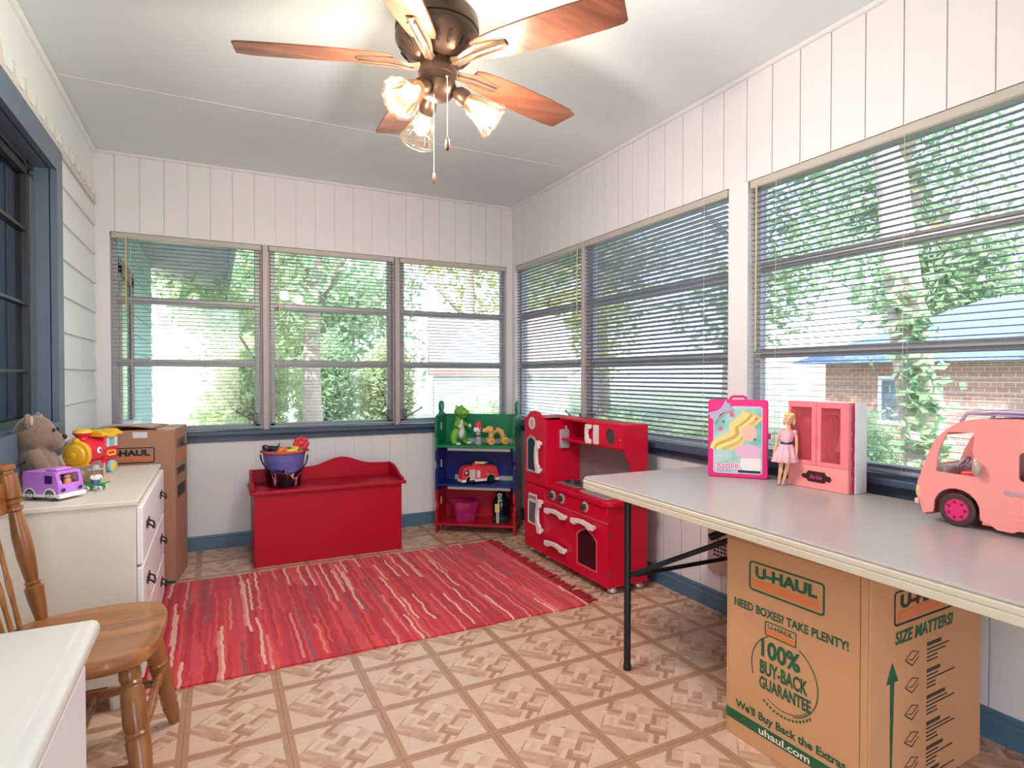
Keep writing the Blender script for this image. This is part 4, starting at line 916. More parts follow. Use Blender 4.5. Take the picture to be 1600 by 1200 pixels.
# dark bottle with a chain toy
bo = thing('toy_jar', 'dark round jar with a green base on the red bottom shelf', 'jar', on_shelf(.475, .115, .0715), 0)
b = MB(); b.lathe([(.058, .0), (.064, .008), (.064, .05)], 28); b.build('base', P('#173c30', .3), bo, smooth=40)
b = MB(); b.lathe([(.063, .0505), (.064, .12), (.062, .15), (.05, .18), (.034, .20), (.034, .222), (.03, .226), (.002, .227)], 28); b.build('body', P('#0f1420', .18), bo, smooth=40)
kx = thing('toy_keychain', 'white toy chain with a cream tag and ring hung on the dark jar', 'keychain', on_shelf(.462, .046, .0715), 0)
IV = P('#e8e4d8', .45)
b = MB()
def torus(mb, c, Rr, r, T=I4, n=18):
    o = mb.T; mb.T = o @ tr(*c) @ T; rings = [[((Rr + r * math.cos(2 * PI * j / 6)) * math.cos(2 * PI * i / n), r * math.sin(2 * PI * j / 6), (Rr + r * math.cos(2 * PI * j / 6)) * math.sin(2 * PI * i / n)) for j in range(6)] for i in range(n + 1)]
    mb.loft(rings, False, False); mb.T = o
torus(b, (.014, 0, .208), .013, .004); b.tube([(.012, 0, .195), (.006, 0, .15)], .004, 6); b.build('ring', IV, kx, smooth=60)
b = MB(); b.box(-.022, -.003, .088, .026, .003, .148, .002); b.build('tag', P('#e0cf9a', .5), kx)
for k, zz in enumerate((.077, .058, .037, .015)):
    b = MB(); torus(b, (0, 0, zz), .0085, .0038); b.build('link', IV, kx, smooth=60)

# ------------------------------------------------------------------ toy kitchen
KR = P('#cc0430', .35, var=.03, sc=4, spec=.4); KLINE = P('#e0566a', .3); SILV = P('#d3d1d6', .25, .55, var=.03); SILVW = P('#ece6e4', .3, .1); CHALK = P('#1e3238', .5); GREYP = P('#8d8a8c', .4, .3); 
kt = thing('toy_kitchen', 'red wooden toy kitchen with fridge, stove and upper cabinet on the right wall', 'toy kitchen', (1.83, 3.47, 0), -90)
# local: x = along the front (0..0.93 towards the camera), y = depth to the wall (0..0.27), z up
KD = .265
def KP(poly, y0, y1, **k): b = MB(); b.prism(poly, y0, y1, T=XZ(0), **k); return b
b = MB(); b.box(.002, .016, .04, .27, KD, .055); b.box(.002, .016, .055, .016, KD, .875); b.box(.256, .016, .055, .27, KD, .895); b.box(.016, KD - .012, .055, .256, KD, .88); b.box(.002, .016, .88, .27, KD, .895); b.build('fridge_body', KR, kt, bevel=.002)
b = KP([(0, .462), (.272, .462), (.272, .88), (.262, .885)] + arc(.131, .83, .125, 30, 150, 12, .105) + [(0, .885)], 0, .0155); fd = b.build('fridge_door', KR, kt, bevel=.003)
b = KP(circ(.102, .852, .040, 28), -.004, -.0002, holes=[circ(.102, .852, .028, 28)]); b.build('clock_ring', SILVW, fd, smooth=40)
b = KP(circ(.102, .852, .0275, 28), -.002, -.0002); b.build('clock_face', P('#c9a9a4', .4), fd)
win = [(.035, .535), (.192, .535), (.185, .68), (.165, .735), (.135, .765), (.085, .775), (.05, .755), (.035, .735)]
inn = [(.048, .549), (.176, .549), (.171, .675), (.153, .725), (.128, .75), (.088, .759), (.058, .744), (.048, .728)]
b = KP(win, -.004, -.0002, holes=[inn]); b.build('window_frame', SILV, fd); b = KP(inn, -.002, -.0001); b.build('window_panel', CHALK, fd)
def dhandle(zb, zt, x, par):
    h = zt - zb; b = MB(); b.prism([(x, zb), (x + .035, zb), (x + .035, zb + h * .22), (x + .012, zb + h * .30), (x + .006, zb + h * .5), (x + .012, zb + h * .70), (x + .035, zb + h * .78), (x + .035, zt), (x, zt - .002), (x - .018, zb + h * .7), (x - .022, zb + h * .5), (x - .018, zb + h * .3)], -.034, -.0165, T=XZ(0))
    b.box(x + .006, -.0166, zt - .03, x + .03, -.0001, zt - .008); b.box(x + .006, -.0166, zb + .008, x + .03, -.0001, zb + .03); b.build('handle', SILVW, par, bevel=.003)
dhandle(.548, .752, .205, fd)
b = KP([(0, .042), (.272, .042), (.272, .458), (0, .458)], 0, .0155); ld = b.build('freezer_door', KR, kt, bevel=.003)
b = KP(rrect(.052, .20, .172, .352, .01), -.004, -.0002, holes=[rrect(.062, .21, .162, .342, .006)]); b.build('dispenser_frame', SILVW, ld); b = KP(rrect(.0625, .2105, .1615, .3415, .006), -.0015, -.0002); b.build('dispenser_panel', P('#7a7f80', .3, .4), ld)
b = KP(rrect(.062, .354, .168, .396, .006), -.005, -.0002); bp = b.build('button_panel', SILVW, ld)
for k in range(4): b = KP(rrect(.072 + k * .024, .364, .088 + k * .024, .386, .003), -.0065, -.0051); b.build('button', P('#6f6c70', .4), bp)
dhandle(.17, .385, .222, ld)
# stove
b = MB(); b.box(.276, .016, .04, .93, KD, .055); b.box(.276, .016, .055, .29, KD, .468); b.box(.915, .016, .055, .93, KD, .468); b.box(.29, KD - .012, .055, .915, KD, .468); b.box(.29, .05, .24, .915, KD - .013, .25); b.build('stove_body', KR, kt, bevel=.002)
b = MB(); b.prism([(.274, -.014), (.90, -.014)] + arc(.90, .036, .05, -90, 0, 6) + [(.95, KD), (.274, KD)], .470, .496); ct = b.build('counter', KR, kt, bevel=.004, smooth=40)
b = KP([(.276, .384), (.93, .384), (.93, .469), (.276, .469)], 0, .0155); kp = b.build('control_panel', KR, kt, bevel=.002)
b = MB(); b.box(.276, -.0012, .379, .93, .004, .3835); b.build('trim_line', KLINE, kt)
for x in (.37, .475, .722):
    b = MB(); b.lathe([(.030, 0), (.031, .004), (.027, .007)], 24, frame_m((x, -.0002, .432), (1, 0, 0), (0, 0, 1))); kn = b.build('knob_plate', SILV, kp, smooth=40)
    b = MB(); b.lathe([(.017, .0), (.016, .018), (.012, .021)], 20, frame_m((x, -.0075, .432), (1, 0, 0), (0, 0, 1))); b.box(x - .004, -.034, .417, x + .004, -.026, .447, .002); b.build('knob', P('#4a4648', .3, .4), kn, smooth=40)
b = KP([(.277, .058), (.594, .058), (.594, .378), (.277, .378)], 0, .0155); od = b.build('oven_door', KR, kt, bevel=.003)
WIN2 = [(.641, .10), (.831, .10), (.831, .262), (.795, .290), (.765, .300), (.736, .318), (.705, .300), (.675, .290), (.641, .262)]
g2 = lambda s: [(.736 + (x - .736) * s, .20 + (z - .20) * s) for x, z in WIN2]
b = KP([(.597, .042), (.93, .042), (.93, .378), (.597, .378)], 0, .0155, holes=[g2(1)]); sd = b.build('cabinet_door', KR, kt)
b = KP(g2(1.06), -.003, -.0002, holes=[g2(.97)]); b.build('window_frame', KLINE, sd); b = KP(g2(.995), .006, .009); b.build('window_pane', tinted('#3a1a24', .45, .1, 'smoked_pane'), sd)
b = KP([(.277, .0421), (.594, .0421), (.594, .0575), (.277, .0575)], 0, .0155); b.build('plinth', KR, kt)
def hhandle(x0, x1, z, par):
    L = x1 - x0; b = MB(); b.prism([(x0, z - .012), (x0 + L * .2, z - .016), (x0 + L * .3, z - .002), (x0 + L * .5, z + .002), (x0 + L * .7, z - .002), (x0 + L * .8, z - .016), (x1, z - .012), (x1, z + .014), (x0 + L * .8, z + .020), (x0 + L * .5, z + .026), (x0 + L * .2, z + .020), (x0, z + .014)], -.036, -.018, T=XZ(0))
    for x in (x0 + L * .1, x1 - L * .1): b.box(x - .012, -.0181, z - .008, x + .012, -.0001, z + .01)
    b.build('handle', SILVW, par, bevel=.003)
hhandle(.315, .545, .333, od); hhandle(.615, .835, .338, sd); hhandle(.315, .545, .135, od)
for z in (.10, .31): b = MB(); b.box(.9301, .004, z, .9325, .016, z + .035); b.build('hinge', P('#a04a52', .3, .5), kt)
# burners, sink, tap
b = MB(); b.box(.30, .06, .4961, .53, .235, .4985, .001); b.build('hob_plate', GREYP, ct)
for x in (.36, .47):
    b = MB()
    for r in (.018, .034, .046): torus(b, (x, .145, .505), r, .003, rot('X', 90), 24)
    for a in (0, 60, 120): c_, s_ = math.cos(R(a)), math.sin(R(a)); b.tube([(x - .05 * c_, .145 - .05 * s_, .502), (x + .05 * c_, .145 + .05 * s_, .502)], .003, 6)
    b.build('burner', P('#4a4a4e', .4, .5), ct, smooth=60)
b = MB(); b.prism(rrect(.60, .03, .87, .215, .025), .4962, .5005, [rrect(.62, .05, .85, .195, .02)]); b.prism(rrect(.62, .05, .85, .195, .02), .4962, .4968); b.build('sink', SILV, ct)
b = MB(); b.tube([(.735, .225, .497), (.735, .225, .56), (.735, .21, .585), (.735, .17, .59), (.735, .15, .575)], .008, 10); b.lathe([(.02, 0), (.02, .01), (.01, .012)], 16, tr(.735, .225, .4965)); b.build('tap', SILV, ct, smooth=60)
# backsplash and upper cabinet
b = MB(); b.box(.272, KD - .010, .4965, .93, KD - .001, .758); b.build('backsplash', GREYP, kt)
side = [(.105, .756), (.105, .896), (KD, .896), (KD, .4965), (.185, .4965), (.178, .56), (.165, .62), (.145, .68), (.12, .735)]
b = MB(); b.prism(side, .918, .932, T=YZ(0)); b.build('side_bracket', KR, kt, bevel=.002)
b = MB(); b.box(.272, .107, .757, .917, KD - .011, .770); b.box(.272, .107, .883, .917, KD - .001, .896); b.box(.585, .107, .7705, .597, KD - .011, .8825); b.box(.272, KD - .011, .7705, .584, KD - .002, .8825); b.build('upper_cabinet', KR, kt, bevel=.002)
b = MB(); pts = [(.272, .7705)] + [(.272 + .30 * k / 10, .7705 + .012 * (1 - (k / 10 - .5) ** 2 * 4)) for k in range(11)]
b = KP([(.597, .768), (.931, .768), (.931, .886), (.597, .886)], .092, .1065, holes=[circ(.828, .826, .043, 28)]); ud = b.build('microwave_door', KR, kt)
b = KP(circ(.828, .826, .0428, 28), .097, .101); b.build('window_pane', P('#4a4244', .2, .2), ud)
b = KP(circ(.828, .826, .047, 28), .089, .0919, holes=[circ(.828, .826, .0425, 28)]); b.build('window_rim', P('#a8303e', .3), ud)
b = MB(); b.prism([(.610, .772), (.660, .772), (.660, .795), (.637, .80), (.630, .826), (.637, .852), (.660, .858), (.660, .880), (.610, .880), (.603, .85), (.603, .80)], .070, .084, T=XZ(0)); b.box(.615, .084, .86, .65, .0919, .876); b.box(.615, .084, .776, .65, .0919, .79); b.build('handle', SILVW, ud, bevel=.003)
b = KP(rrect(.672, .772, .718, .880, .006), .083, .0919); b.build('button_panel', P('#d9cfc9', .35), ud, bevel=.002)
b = MB(); b.cyl((.918, .091, .815), (.918, .086, .815), .004, seg=8); b.build('screw', SILV, ud)
for q in ((.03, .05), (.24, .05), (.90, .05), (.90, .225), (.03, .225), (.30, .225)):
    b = MB(); b.ball((*q, .0205), (.025, .025, .0195), 18); b.build('foot', SILV, kt, smooth=180)
# telephone handset on the fridge side
b = MB(); b.T = frame_m((.2702, .135, .766), (0, 1, 0), (0, 0, 1)); b.prism(rrect(-.032, -.062, .032, .055, .008), .0002, .022); b.prism(rrect(.008, .05, .02, .078, .004), .004, .014); b.T = I4
tp = b.build('toy_phone', P('#b9b7c4', .3, .3), None, bevel=.003, smooth=40); tp.location = kt.location; tp.rotation_euler = kt.rotation_euler
tag(tp, 'silver toy telephone hung on the side of the red toy fridge', 'toy phone')

# ------------------------------------------------------------------ bucket of toys on the chest
bk = thing('bucket', 'blue and black plastic bucket with an orange rim standing on the red chest', 'bucket', (.385, 4.0, .4625), 0)
def bucket_mat():
    t = NT('printed_bucket'); X, Y, Z = t.xyz(t.coord()); n = t.noise(t.coord(), 9, 3, .6, 1.5)
    lowm = t.ramp(t.noise(t.scale(t.coord(), (14, 14, 5)), 1, 2, .5, .8), [(.38, '#15121c'), (.46, '#7a1622'), (.50, '#16141f'), (.55, '#e3d9da'), (.585, '#8c1a28'), (.62, '#1a1626')], 'CONSTANT')
    up = t.mix(n, '#4a4fa0', '#7d7fc0'); f = t.math('GREATER_THAN', t.math('ADD', Z, t.math('MULTIPLY', n, .12)), .165); t.col(t.mix(f, lowm, up)); t.set(rough=.3); return t.m
b = MB(); b.lathe([(.095, 0), (.098, .004), (.13, .222), (.126, .222), (.094, .008)], 40); b.build('pail', bucket_mat(), bk, smooth=40)
b = MB(); b.lathe([(.130, .215), (.142, .217), (.143, .225), (.13, .229), (.126, .226)], 40, cap0=False, cap1=False); b.build('rim', P('#e8603a', .35), bk, smooth=40)
b = MB(); b.tube([(.14 * math.cos(R(a)), .142 * math.sin(R(a)) - .0, .21 - .115 * math.sin(R(-a)) ** .8) for a in range(-178, 0, 9)], .005, 8); b.build('handle', P('#1a2452', .35), bk, smooth=180)
def toy(name, label, cat, mat_, loc, fn, **k):
    b = MB(); fn(b); o = b.build(name, mat_, None, **k); o.location = loc; tag(o, label, cat, 'toys in the bucket'); return o
bx_, by_ = .385, 4.0
def plane(b):
    b.ball((0, 0, 0), (.05, .022, .018)); b.prism([(-.02, 0), (.02, -.07), (.04, -.075), (.03, 0), (.04, .05), (.02, .05)], -.006, .006); b.prism([(.03, .0), (.06, .045), (.05, .0)], -.006, .006, T=XZ(0)); b.ball((-.03, 0, .012), (.02, .016, .014))
toy('toy_plane', 'dark purple winged toy at the left of the bucket', 'toy', P('#2b2440', .3), (bx_ - .085, by_ - .06, .4625 + .246), plane, remesh=.004)
def clump(seed, n, r, rb):
    def fn(b):
        rr = random.Random(seed)
        for k in range(n): b.ball((rr.uniform(-r, r), rr.uniform(-r, r), rr.uniform(-r * .5, r * .7)), rb * rr.uniform(.7, 1.2), 12)
    return fn
toy('toy_animal', 'orange toy lying in the middle of the bucket', 'toy', P('#e8803a', .4), (bx_ - .02, by_ - .07, .4625 + .225), clump(2, 7, .028, .02), remesh=.004)
toy('toy_star', 'yellow green toy right of the orange one in the bucket', 'toy', P('#d6d23a', .4), (bx_ + .045, by_ - .075, .4625 + .225), clump(5, 7, .026, .018), remesh=.004)
def flower(b):
    b.ball((0, 0, 0), .024)
    for k in range(8): b.ball((.034 * math.cos(k * PI / 4), -.01, .034 * math.sin(k * PI / 4)), (.018, .012, .018), 10)
    b.tube([(.01, 0, -.03), (.05, 0, -.045)], .009, 8)
toy('toy_flower', 'red petalled toy at the right edge of the bucket', 'toy', P('#c9283a', .35), (bx_ + .095, by_ - .05, .4625 + .265), flower, remesh=.004)
toy('toy_car', 'dark green toy half hidden under the red one in the bucket', 'toy', P('#14322e', .35), (bx_ + .09, by_ - .07, .4625 + .222), lambda b: b.box(-.03, -.018, -.014, .03, .018, .014, .006), smooth=40)
toy('toy_ball', 'plain red filler ball down inside the bucket', 'toy', P('#a8302c', .4), (bx_ + .0, by_ + .02, .4625 + .15), lambda b: b.ball((0, 0, 0), .085), smooth=180)
# ------------------------------------------------------------------ pink carry case on the table
ZT = .7305
HOT = P('#e8207f', .3, var=.03, coat=.2); PINK = P('#f4838f', .3, var=.02); PINKL = P('#f59a98', .32, var=.02); LIL = P('#b9aed0', .35, .2)
cs = thing('carry_case', 'hot pink plastic carry case with a pale teal picture panel on the table', 'case', (1.878, 1.884, ZT), -49.8)
CW, CH, CD = .236, .328, .082
b = MB(); b.prism(rrect(0, 0, CW, CH, .012), 0, CD * .48, T=XZ(0)); b.build('front_shell', HOT, cs, bevel=.005, smooth=40)
b = MB(); b.prism(rrect(.002, .002, CW - .002, CH - .002, .012), CD * .49, CD, T=XZ(0)); b.build('back_shell', HOT, cs, bevel=.005, smooth=40)
b = MB(); b.tube([(.085, CD * .48, CH - .004), (.09, CD * .48, CH + .010), (.10, CD * .48, CH + .013), (.136, CD * .48, CH + .013), (.146, CD * .48, CH + .010), (.151, CD * .48, CH - .004)], .006, 10); b.build('handle', HOT, cs, smooth=60)
b = MB(); b.box(CW - .002, CD * .2, .165, CW + .010, CD * .75, .19, .003); b.build('latch', HOT, cs)
pic = [(.022, .025), (.03, .018), (CW - .03, .018), (CW - .022, .025), (CW - .022, CH - .035), (CW - .03, CH - .027), (.095, CH - .027), (.022, CH - .095)]
b = MB(); b.prism(pic, -.0025, .0005, T=XZ(0)); pp = b.build('picture_panel', P('#d3cbe0', .3), cs)
sc_ = lambda q, s: [(.118 + (x - .118) * s, .16 + (z - .16) * s) for x, z in q]
def pmat():
    t = NT('picture_ground'); n = t.noise(t.coord(), 7, 2); t.col(t.ramp(n, [(.35, '#6fb7b5'), (.5, '#a3cfc8'), (.65, '#cfd3dd')])); t.set(rough=.3); return t.m
b = MB(); b.prism(sc_(pic, .965), -.0031, -.0026, T=XZ(0)); b.build('picture', pmat(), pp)
TF = frame_m((0, -.0032, 0), (1, 0, 0), (0, 0, 1))
def wave(mb, pts, w0, w1, z):
    n = len(pts); L = []; Rr = []
    for i, p in enumerate(pts):
        a = pts[max(0, i - 1)]; c = pts[min(n - 1, i + 1)]; d = Vector((c[0] - a[0], c[1] - a[1])).normalized(); w_ = w0 + (w1 - w0) * i / (n - 1)
        L.append((p[0] - d.y * w_, p[1] + d.x * w_, z)); Rr.append((p[0] + d.y * w_, p[1] - d.x * w_, z))
    o = mb.T; mb.T = TF
    for i in range(n - 1): mb.poly([L[i], Rr[i], Rr[i + 1], L[i + 1]])
    mb.T = o
# plain stand-in design: golden ribbons, soft pink and white shapes, stars
b = MB()
for k in range(5):
    b.use(P(('#e8cf7a', '#d9b85e', '#f0dd98', '#cfa850', '#ecd58a')[k], .35))
    wave(b, [(.155 - .012 * k + .05 * math.cos(t * .5 + .4), .262 - .0 * k - .021 * t + .004 * k) if t < 3 else (.17 - .02 * k - .020 * (t - 3) + .012 * math.sin(t * 1.3 + k), .225 - .017 * (t - 1)) for t in [q * .4 for q in range(0, 19)]], .016, .007, .0002 + .0002 * k)
b.build('ribbon_print', None, pp)
b = MB(); b.use(P('#e6b7d6', .35)); b.T = TF
b.poly([(x, y, .0014) for x, y in [(.105, .128), (.14, .142), (.19, .14), (.209, .125), (.209, .09), (.16, .082), (.118, .09)]])
b.use(P('#efe9ea', .35)); b.poly([(x, y, .0016) for x, y in [(.13, .084), (.209, .088), (.209, .035), (.145, .032), (.128, .05)]])
b.use(P('#f0bfae', .35)); b.poly([(x, y, .0013) for x, y in circ(.162, .19, .03, 24, .036)])
b.use(P('#2b2433', .35)); b.poly([(x, y, .0018) for x, y in [(.12, .024), (.207, .024), (.207, .034), (.12, .034)]])
b.T = I4; b.build('shape_print', None, pp)
def star(cx, cy, r, z, n=5): return [(cx + (r if k % 2 == 0 else r * .45) * math.sin(PI * k / n + .2), cy + (r if k % 2 == 0 else r * .45) * math.cos(PI * k / n + .2), z) for k in range(2 * n)]
b = MB(); b.use(P('#ee5a86', .35)); b.T = TF
for cx, cy, r in ((.095, .265, .014), (.05, .205, .014), (.19, .25, .008)): b.poly(star(cx, cy, r, .0018))
b.use(P('#2f8c90', .35))
for cx, cy in ((.062, .235), (.185, .165)): b.poly([(x, y, .0018) for x, y in circ(cx, cy, .006, 12)])
b.T = I4; b.build('star_print', None, pp)
b = MB(); b.use(P('#ffffff', .35)); b.text('Barbie', TF @ tr(.078, .052, 0) @ rot('Z', 4), .094, .036, bold=.06, depth=.0019, shear=.25)
b.use(P('#ee6fa8', .35)); b.text('Barbie', TF @ tr(.078, .052, 0) @ rot('Z', 4), .088, .032, bold=.02, depth=.0021, shear=.25); b.build('lettering', None, pp)
b = MB(); T = frame_m((.05, -.006, CH - .05), (1, 0, .75), (-.75, 0, 1))
for s in (1, -1): b.prism([(0, -.006), (s * .018, -.014), (s * .05, -.026), (s * .044, -.008), (s * .052, .004), (s * .043, .012), (s * .048, .026), (s * .018, .014), (0, .006)], 0, .005, T=T)
b.prism(rrect(-.007, -.010, .007, .010, .003), -.001, .008, T=T); b.build('bow', LIL, cs, bevel=.001)

# ------------------------------------------------------------------ doll wardrobe
wd = thing('doll_wardrobe', 'pink plastic doll wardrobe with two clear doors on the table', 'doll wardrobe', (2.028, 1.607, ZT), -88.5)
WW, WH, WD = .245, .33, .062
b = MB(); b.prism([(0, 0), (WW, 0), (WW, WH), (0, WH)], .012, WD, [[(.012, .075), (WW - .012, .075), (WW - .012, WH - .012), (.012, WH - .012)]], T=XZ(0)); b.box(.011, WD - .004, .07, WW - .011, WD - .0005, WH - .011); b.build('body', PINK, wd)
b = MB(); b.box(.0, -.0, 0, WW, .0115, .088, .002); b.build('plinth_front', PINKL, wd)
for x0, x1 in ((0, .1185), (.1205, WW)):
    b = MB(); b.prism([(x0, .089), (x1, .089), (x1, WH), (x0, WH)], 0, .0115, [[(x0 + (.012 if x0 == 0 else .018), .104), (x1 - (.018 if x0 == 0 else .03), .104), (x1 - (.018 if x0 == 0 else .03), WH - .022), (x0 + (.012 if x0 == 0 else .018), WH - .022)]], T=XZ(0)); dd = b.build('door', PINK, wd)
    b = MB(); b.box(x0 + (.012 if x0 == 0 else .018) - .002, .004, .102, x1 - (.018 if x0 == 0 else .03) + .002, .006, WH - .02); b.build('pane', tinted('#e0606c', .28, .08, 'pink_pane'), dd)
b = MB(); b.box(.117, -.006, .165, .1195, 0, .205, .001); b.box(.1205, -.006, .165, .123, 0, .205, .001); b.build('handle', PINK, wd)
b = MB(); b.prism([(.06, .045), (.068, .052), (.082, .055), (.088, .066), (.155, .066), (.162, .055), (.178, .052), (.182, .043), (.176, .032), (.162, .036), (.155, .026), (.088, .026), (.082, .036), (.068, .036)], -.003, -.0005, T=XZ(0)); nb = b.build('name_plate', P('#3c1420', .3), wd)
b = MB(); b.text('Barbie', frame_m((.1215, -.0033, .0455), (1, 0, 0), (0, 0, 1)), .05, .017, bold=.01, shear=.2); b.build('lettering', P('#c9506e', .4), nb)
b = MB()
for k in range(6): b.box(WW + .0005, .02, .008 + .054 * k, WW + .007, WD - .002, .05 + .054 * k, .003)
b.build('hinge_edge', P('#c72f6c', .35), wd)
b = MB(); b.box(WW + .008, .024, 0, WW + .012, WD + .03, WH + .002, .001); b.build('side_panel', P('#ece7ea', .35), wd)
b = MB(); b.cyl((.008, .038, .285), (WW - .008, .038, .285), .002, seg=8); b.build('rail', P('#e9b7bf', .4), wd)
for k, (x, c, h_, w_) in enumerate(((.158, '#b93a4a', .15, .02), (.175, '#8d3648', .13, .018), (.205, '#f0706e', .12, .026))):
    b = MB(); b.lathe([(.002, .004), (w_ * .5, -.004), (w_ * .45, -.04), (w_ * 1.1, -h_ + .0), (.001, -h_)], 16, tr(x, .038, .268)); b.tube([(x, .038, .262), (x, .038, .284)], .0012, 6)
    o = b.build('doll_dress', P(c, .7), None, smooth=60); o.location = wd.location; o.rotation_euler = wd.rotation_euler
    tag(o, ['red doll dress hanging left behind the right wardrobe door', 'dark plum doll dress hanging in the middle behind the right wardrobe door', 'coral doll dress hanging right behind the right wardrobe door'][k], 'doll dress', 'dresses in the doll wardrobe')

# ------------------------------------------------------------------ doll leaning on the wardrobe
SKIN = P('#eab394', .45, var=.02, sss=.05); HAIR = P('#ead28a', .5, var=.1, sc=60)
dl = thing('doll', 'blonde fashion doll in a short pink dress leaning on the doll wardrobe', 'doll', (1.985, 1.60, ZT), -60)
lean = Matrix(((1, 0, .085, 0), (0, 1, .06, 0), (0, 0, 1, 0), (0, 0, 0, 1)))     # local x right, -y to the viewer
b = MB(); b.T = lean
for s in (1, -1):
    b.tube([(s * .008 - .004, 0, .008), (s * .009 - .003, 0, .03), (s * .010, -.002, .055), (s * .011, 0, .07), (s * .012, 0, .10), (s * .013, .0, .135)], [.0042, .006, .0085, .008, .0105, .012], 12); b.ball((s * .008 - .004, -.008, .0055), (.005, .011, .005), 10)
b.ball((0, 0, .14), (.025, .016, .018)); b.tube([(0, 0, .14), (0, 0, .165), (0, -.002, .19), (0, 0, .21), (0, 0, .222), (0, 0, .238)], [.024, .0155, .021, .020, .0085, .0075], 14)
for s in (1, -1):
    b.tube([(s * .02, 0, .212), (s * .031, 0, .195), (s * .036, 0, .165), (s * .039, -.004, .135), (s * .040, -.006, .115)], [.0075, .007, .006, .0055, .0045], 10)
    b.ball((s * .041, -.007, .108), (.0035, .005, .008), 10)
    for k in range(4): b.tube([(s * .041, -.011 + .003 * k, .104), (s * .0412, -.0125 + .003 * k, .094 + (.002 if k in (0, 3) else 0))], .0016, 6)
    b.tube([(s * .040, -.011, .109), (s * .038, -.015, .102)], .0016, 6)
b.ball((0, -.001, .258), (.0165, .018, .021), 18); b.ball((0, -.010, .247), (.010, .009, .009), 12); b.ball((0, -.0195, .256), (.0028, .003, .004), 8)
b.build('body', SKIN, dl, remesh=.0017)
b = MB(); b.T = lean
for s in (1, -1): b.ball((s * .0065, -.0178, .261), (.0028, .0012, .0018), 8)
b.build('eye', P('#3d5a86', .3), dl)
b = MB(); b.T = lean; b.ball((0, -.0188, .2475), (.0038, .0012, .0014), 8); b.build('mouth', P('#c9486a', .4), dl)
b = MB(); b.T = lean; b.ball((0, .006, .264), (.0205, .018, .021), 18); b.ball((-.008, -.006, .277), (.013, .012, .008), 12); b.ball((.009, -.006, .276), (.012, .012, .008), 12); b.tube([(-.014, .006, .262), (-.018, .008, .245), (-.016, .010, .232)], [.008, .007, .003], 8); b.tube([(.014, .006, .262), (.018, .008, .245), (.016, .010, .232)], [.008, .007, .003], 8)
b.build('hair', HAIR, dl, remesh=.002)
def dress_mat():
    t = NT('doll_dress_cloth'); v = t.n('ShaderNodeTexVoronoi'); t.l(t.coord(), v.inputs[0]); v.inputs['Scale'].default_value = 90
    t.col(t.mix(t.math('LESS_THAN', v.outputs['Distance'], .28), '#f1b9c2', '#c9a0cf')); t.set(rough=.6); return t.m
DM = dress_mat()
b = MB(); b.T = lean; b.loft([[(rx * math.cos(2 * PI * i / 24), ry * math.sin(2 * PI * i / 24) - .001, z) for i in range(24)] for rx, ry, z in ((.0195, .0205, .164), (.0235, .0245, .188), (.0245, .0245, .200), (.023, .020, .214))], False, False)
for s in (1, -1): b.ball((s * .024, 0, .208), (.011, .012, .010), 12)
b.build('bodice', DM, dl, smooth=60)
b = MB(); b.T = lean; b.loft([[((r + .004 * (f) * math.sin(9 * 2 * PI * i / 72)) * math.cos(2 * PI * i / 72) * 1.1, (r + .004 * f * math.sin(9 * 2 * PI * i / 72)) * .92 * math.sin(2 * PI * i / 72), z) for i in range(72)] for r, z, f in ((.0185, .166, 0), (.026, .15, .4), (.036, .12, .8), (.043, .092, 1), (.042, .091, 1), (.030, .12, .8), (.017, .163, 0))], False, False); b.build('skirt', DM, dl, smooth=60)
b = MB(); b.T = lean; b.lathe([(.0205, .161), (.0222, .162), (.0222, .171), (.0205, .172)], 24); b.build('belt', P('#2b2a78', .35), dl, smooth=40)

# ------------------------------------------------------------------ pink camper
cp = thing('toy_camper', 'large pink toy camper van with pink wheels at the right end of the table', 'toy camper', (1.882, 1.038, ZT), -90)
# local: x = towards the back of the vehicle, y = across (to the wall), z up
CL, CWD = .56, .20
prof = [(.012, .022), (.004, .05), (-.004, .085), (-.004, .115), (.004, .135), (.012, .165), (.025, .20), (.042, .238), (.062, .264), (.088, .286), (.112, .300), (.15, .309), (.24, .314), (.40, .316), (CL - .02, .314), (CL, .30), (CL, .022)]
wc = arc(.100, .048, .060, 0, 180, 10); wc2 = arc(.45, .048, .060, 0, 180, 10)
outline = prof + [(.51, .022)] + wc2[0:1] + wc2[1:] + [(.39, .022), (.25, .022), (.235, .012), (.2, .012), (.185, .022), (.160, .030)] + wc[1:-1] + [(.040, .030)]
win_c = [(.050, .150), (.146, .148), (.150, .153), (.152, .18), (.140, .215), (.145, .265), (.140, .270), (.080, .268), (.074, .262), (.052, .21), (.046, .155)]
win_s = rrect(.246, .150, .31, .228, .012); win_s2 = rrect(.34, .150, .50, .26, .012)
for y0, y1 in ((0, .006), (CWD - .006, CWD)):
    b = MB(); b.prism(outline, y0, y1, [win_c, win_s] + ([] if y0 == 0 else []), T=XZ(0)); b.build('side_panel', PINKL, cp)
def shell(nm, i0, i1):
    b = MB(); pr = prof[i0:i1 + 1]
    b.loft([[(x, y, z) for x, z in pr] + [(x + (.006 if x < .1 else 0), y, z - .006) for x, z in pr[::-1]] for y in (.0055, CWD - .0055)], True, True); b.build(nm, PINKL, cp, smooth=35)
shell('nose', 0, 5); shell('roof_shell', 8, 15)
b = MB(); b.box(.162, .0065, .018, .385, CWD - .0065, .03); b.box(.385, .0065, .024, .392, CWD - .0065, .05); b.box(.02, .03, .11, .385, CWD - .03, .115); b.build('chassis', PINKL, cp)
b = MB(); b.box(CL - .006, .006, .022, CL, CWD - .006, .30); b.box(CL * .4, .006, .1155, CL * .4 + .004, CWD - .006, .24); b.build('bulkhead', P('#e8304f', .4), cp)
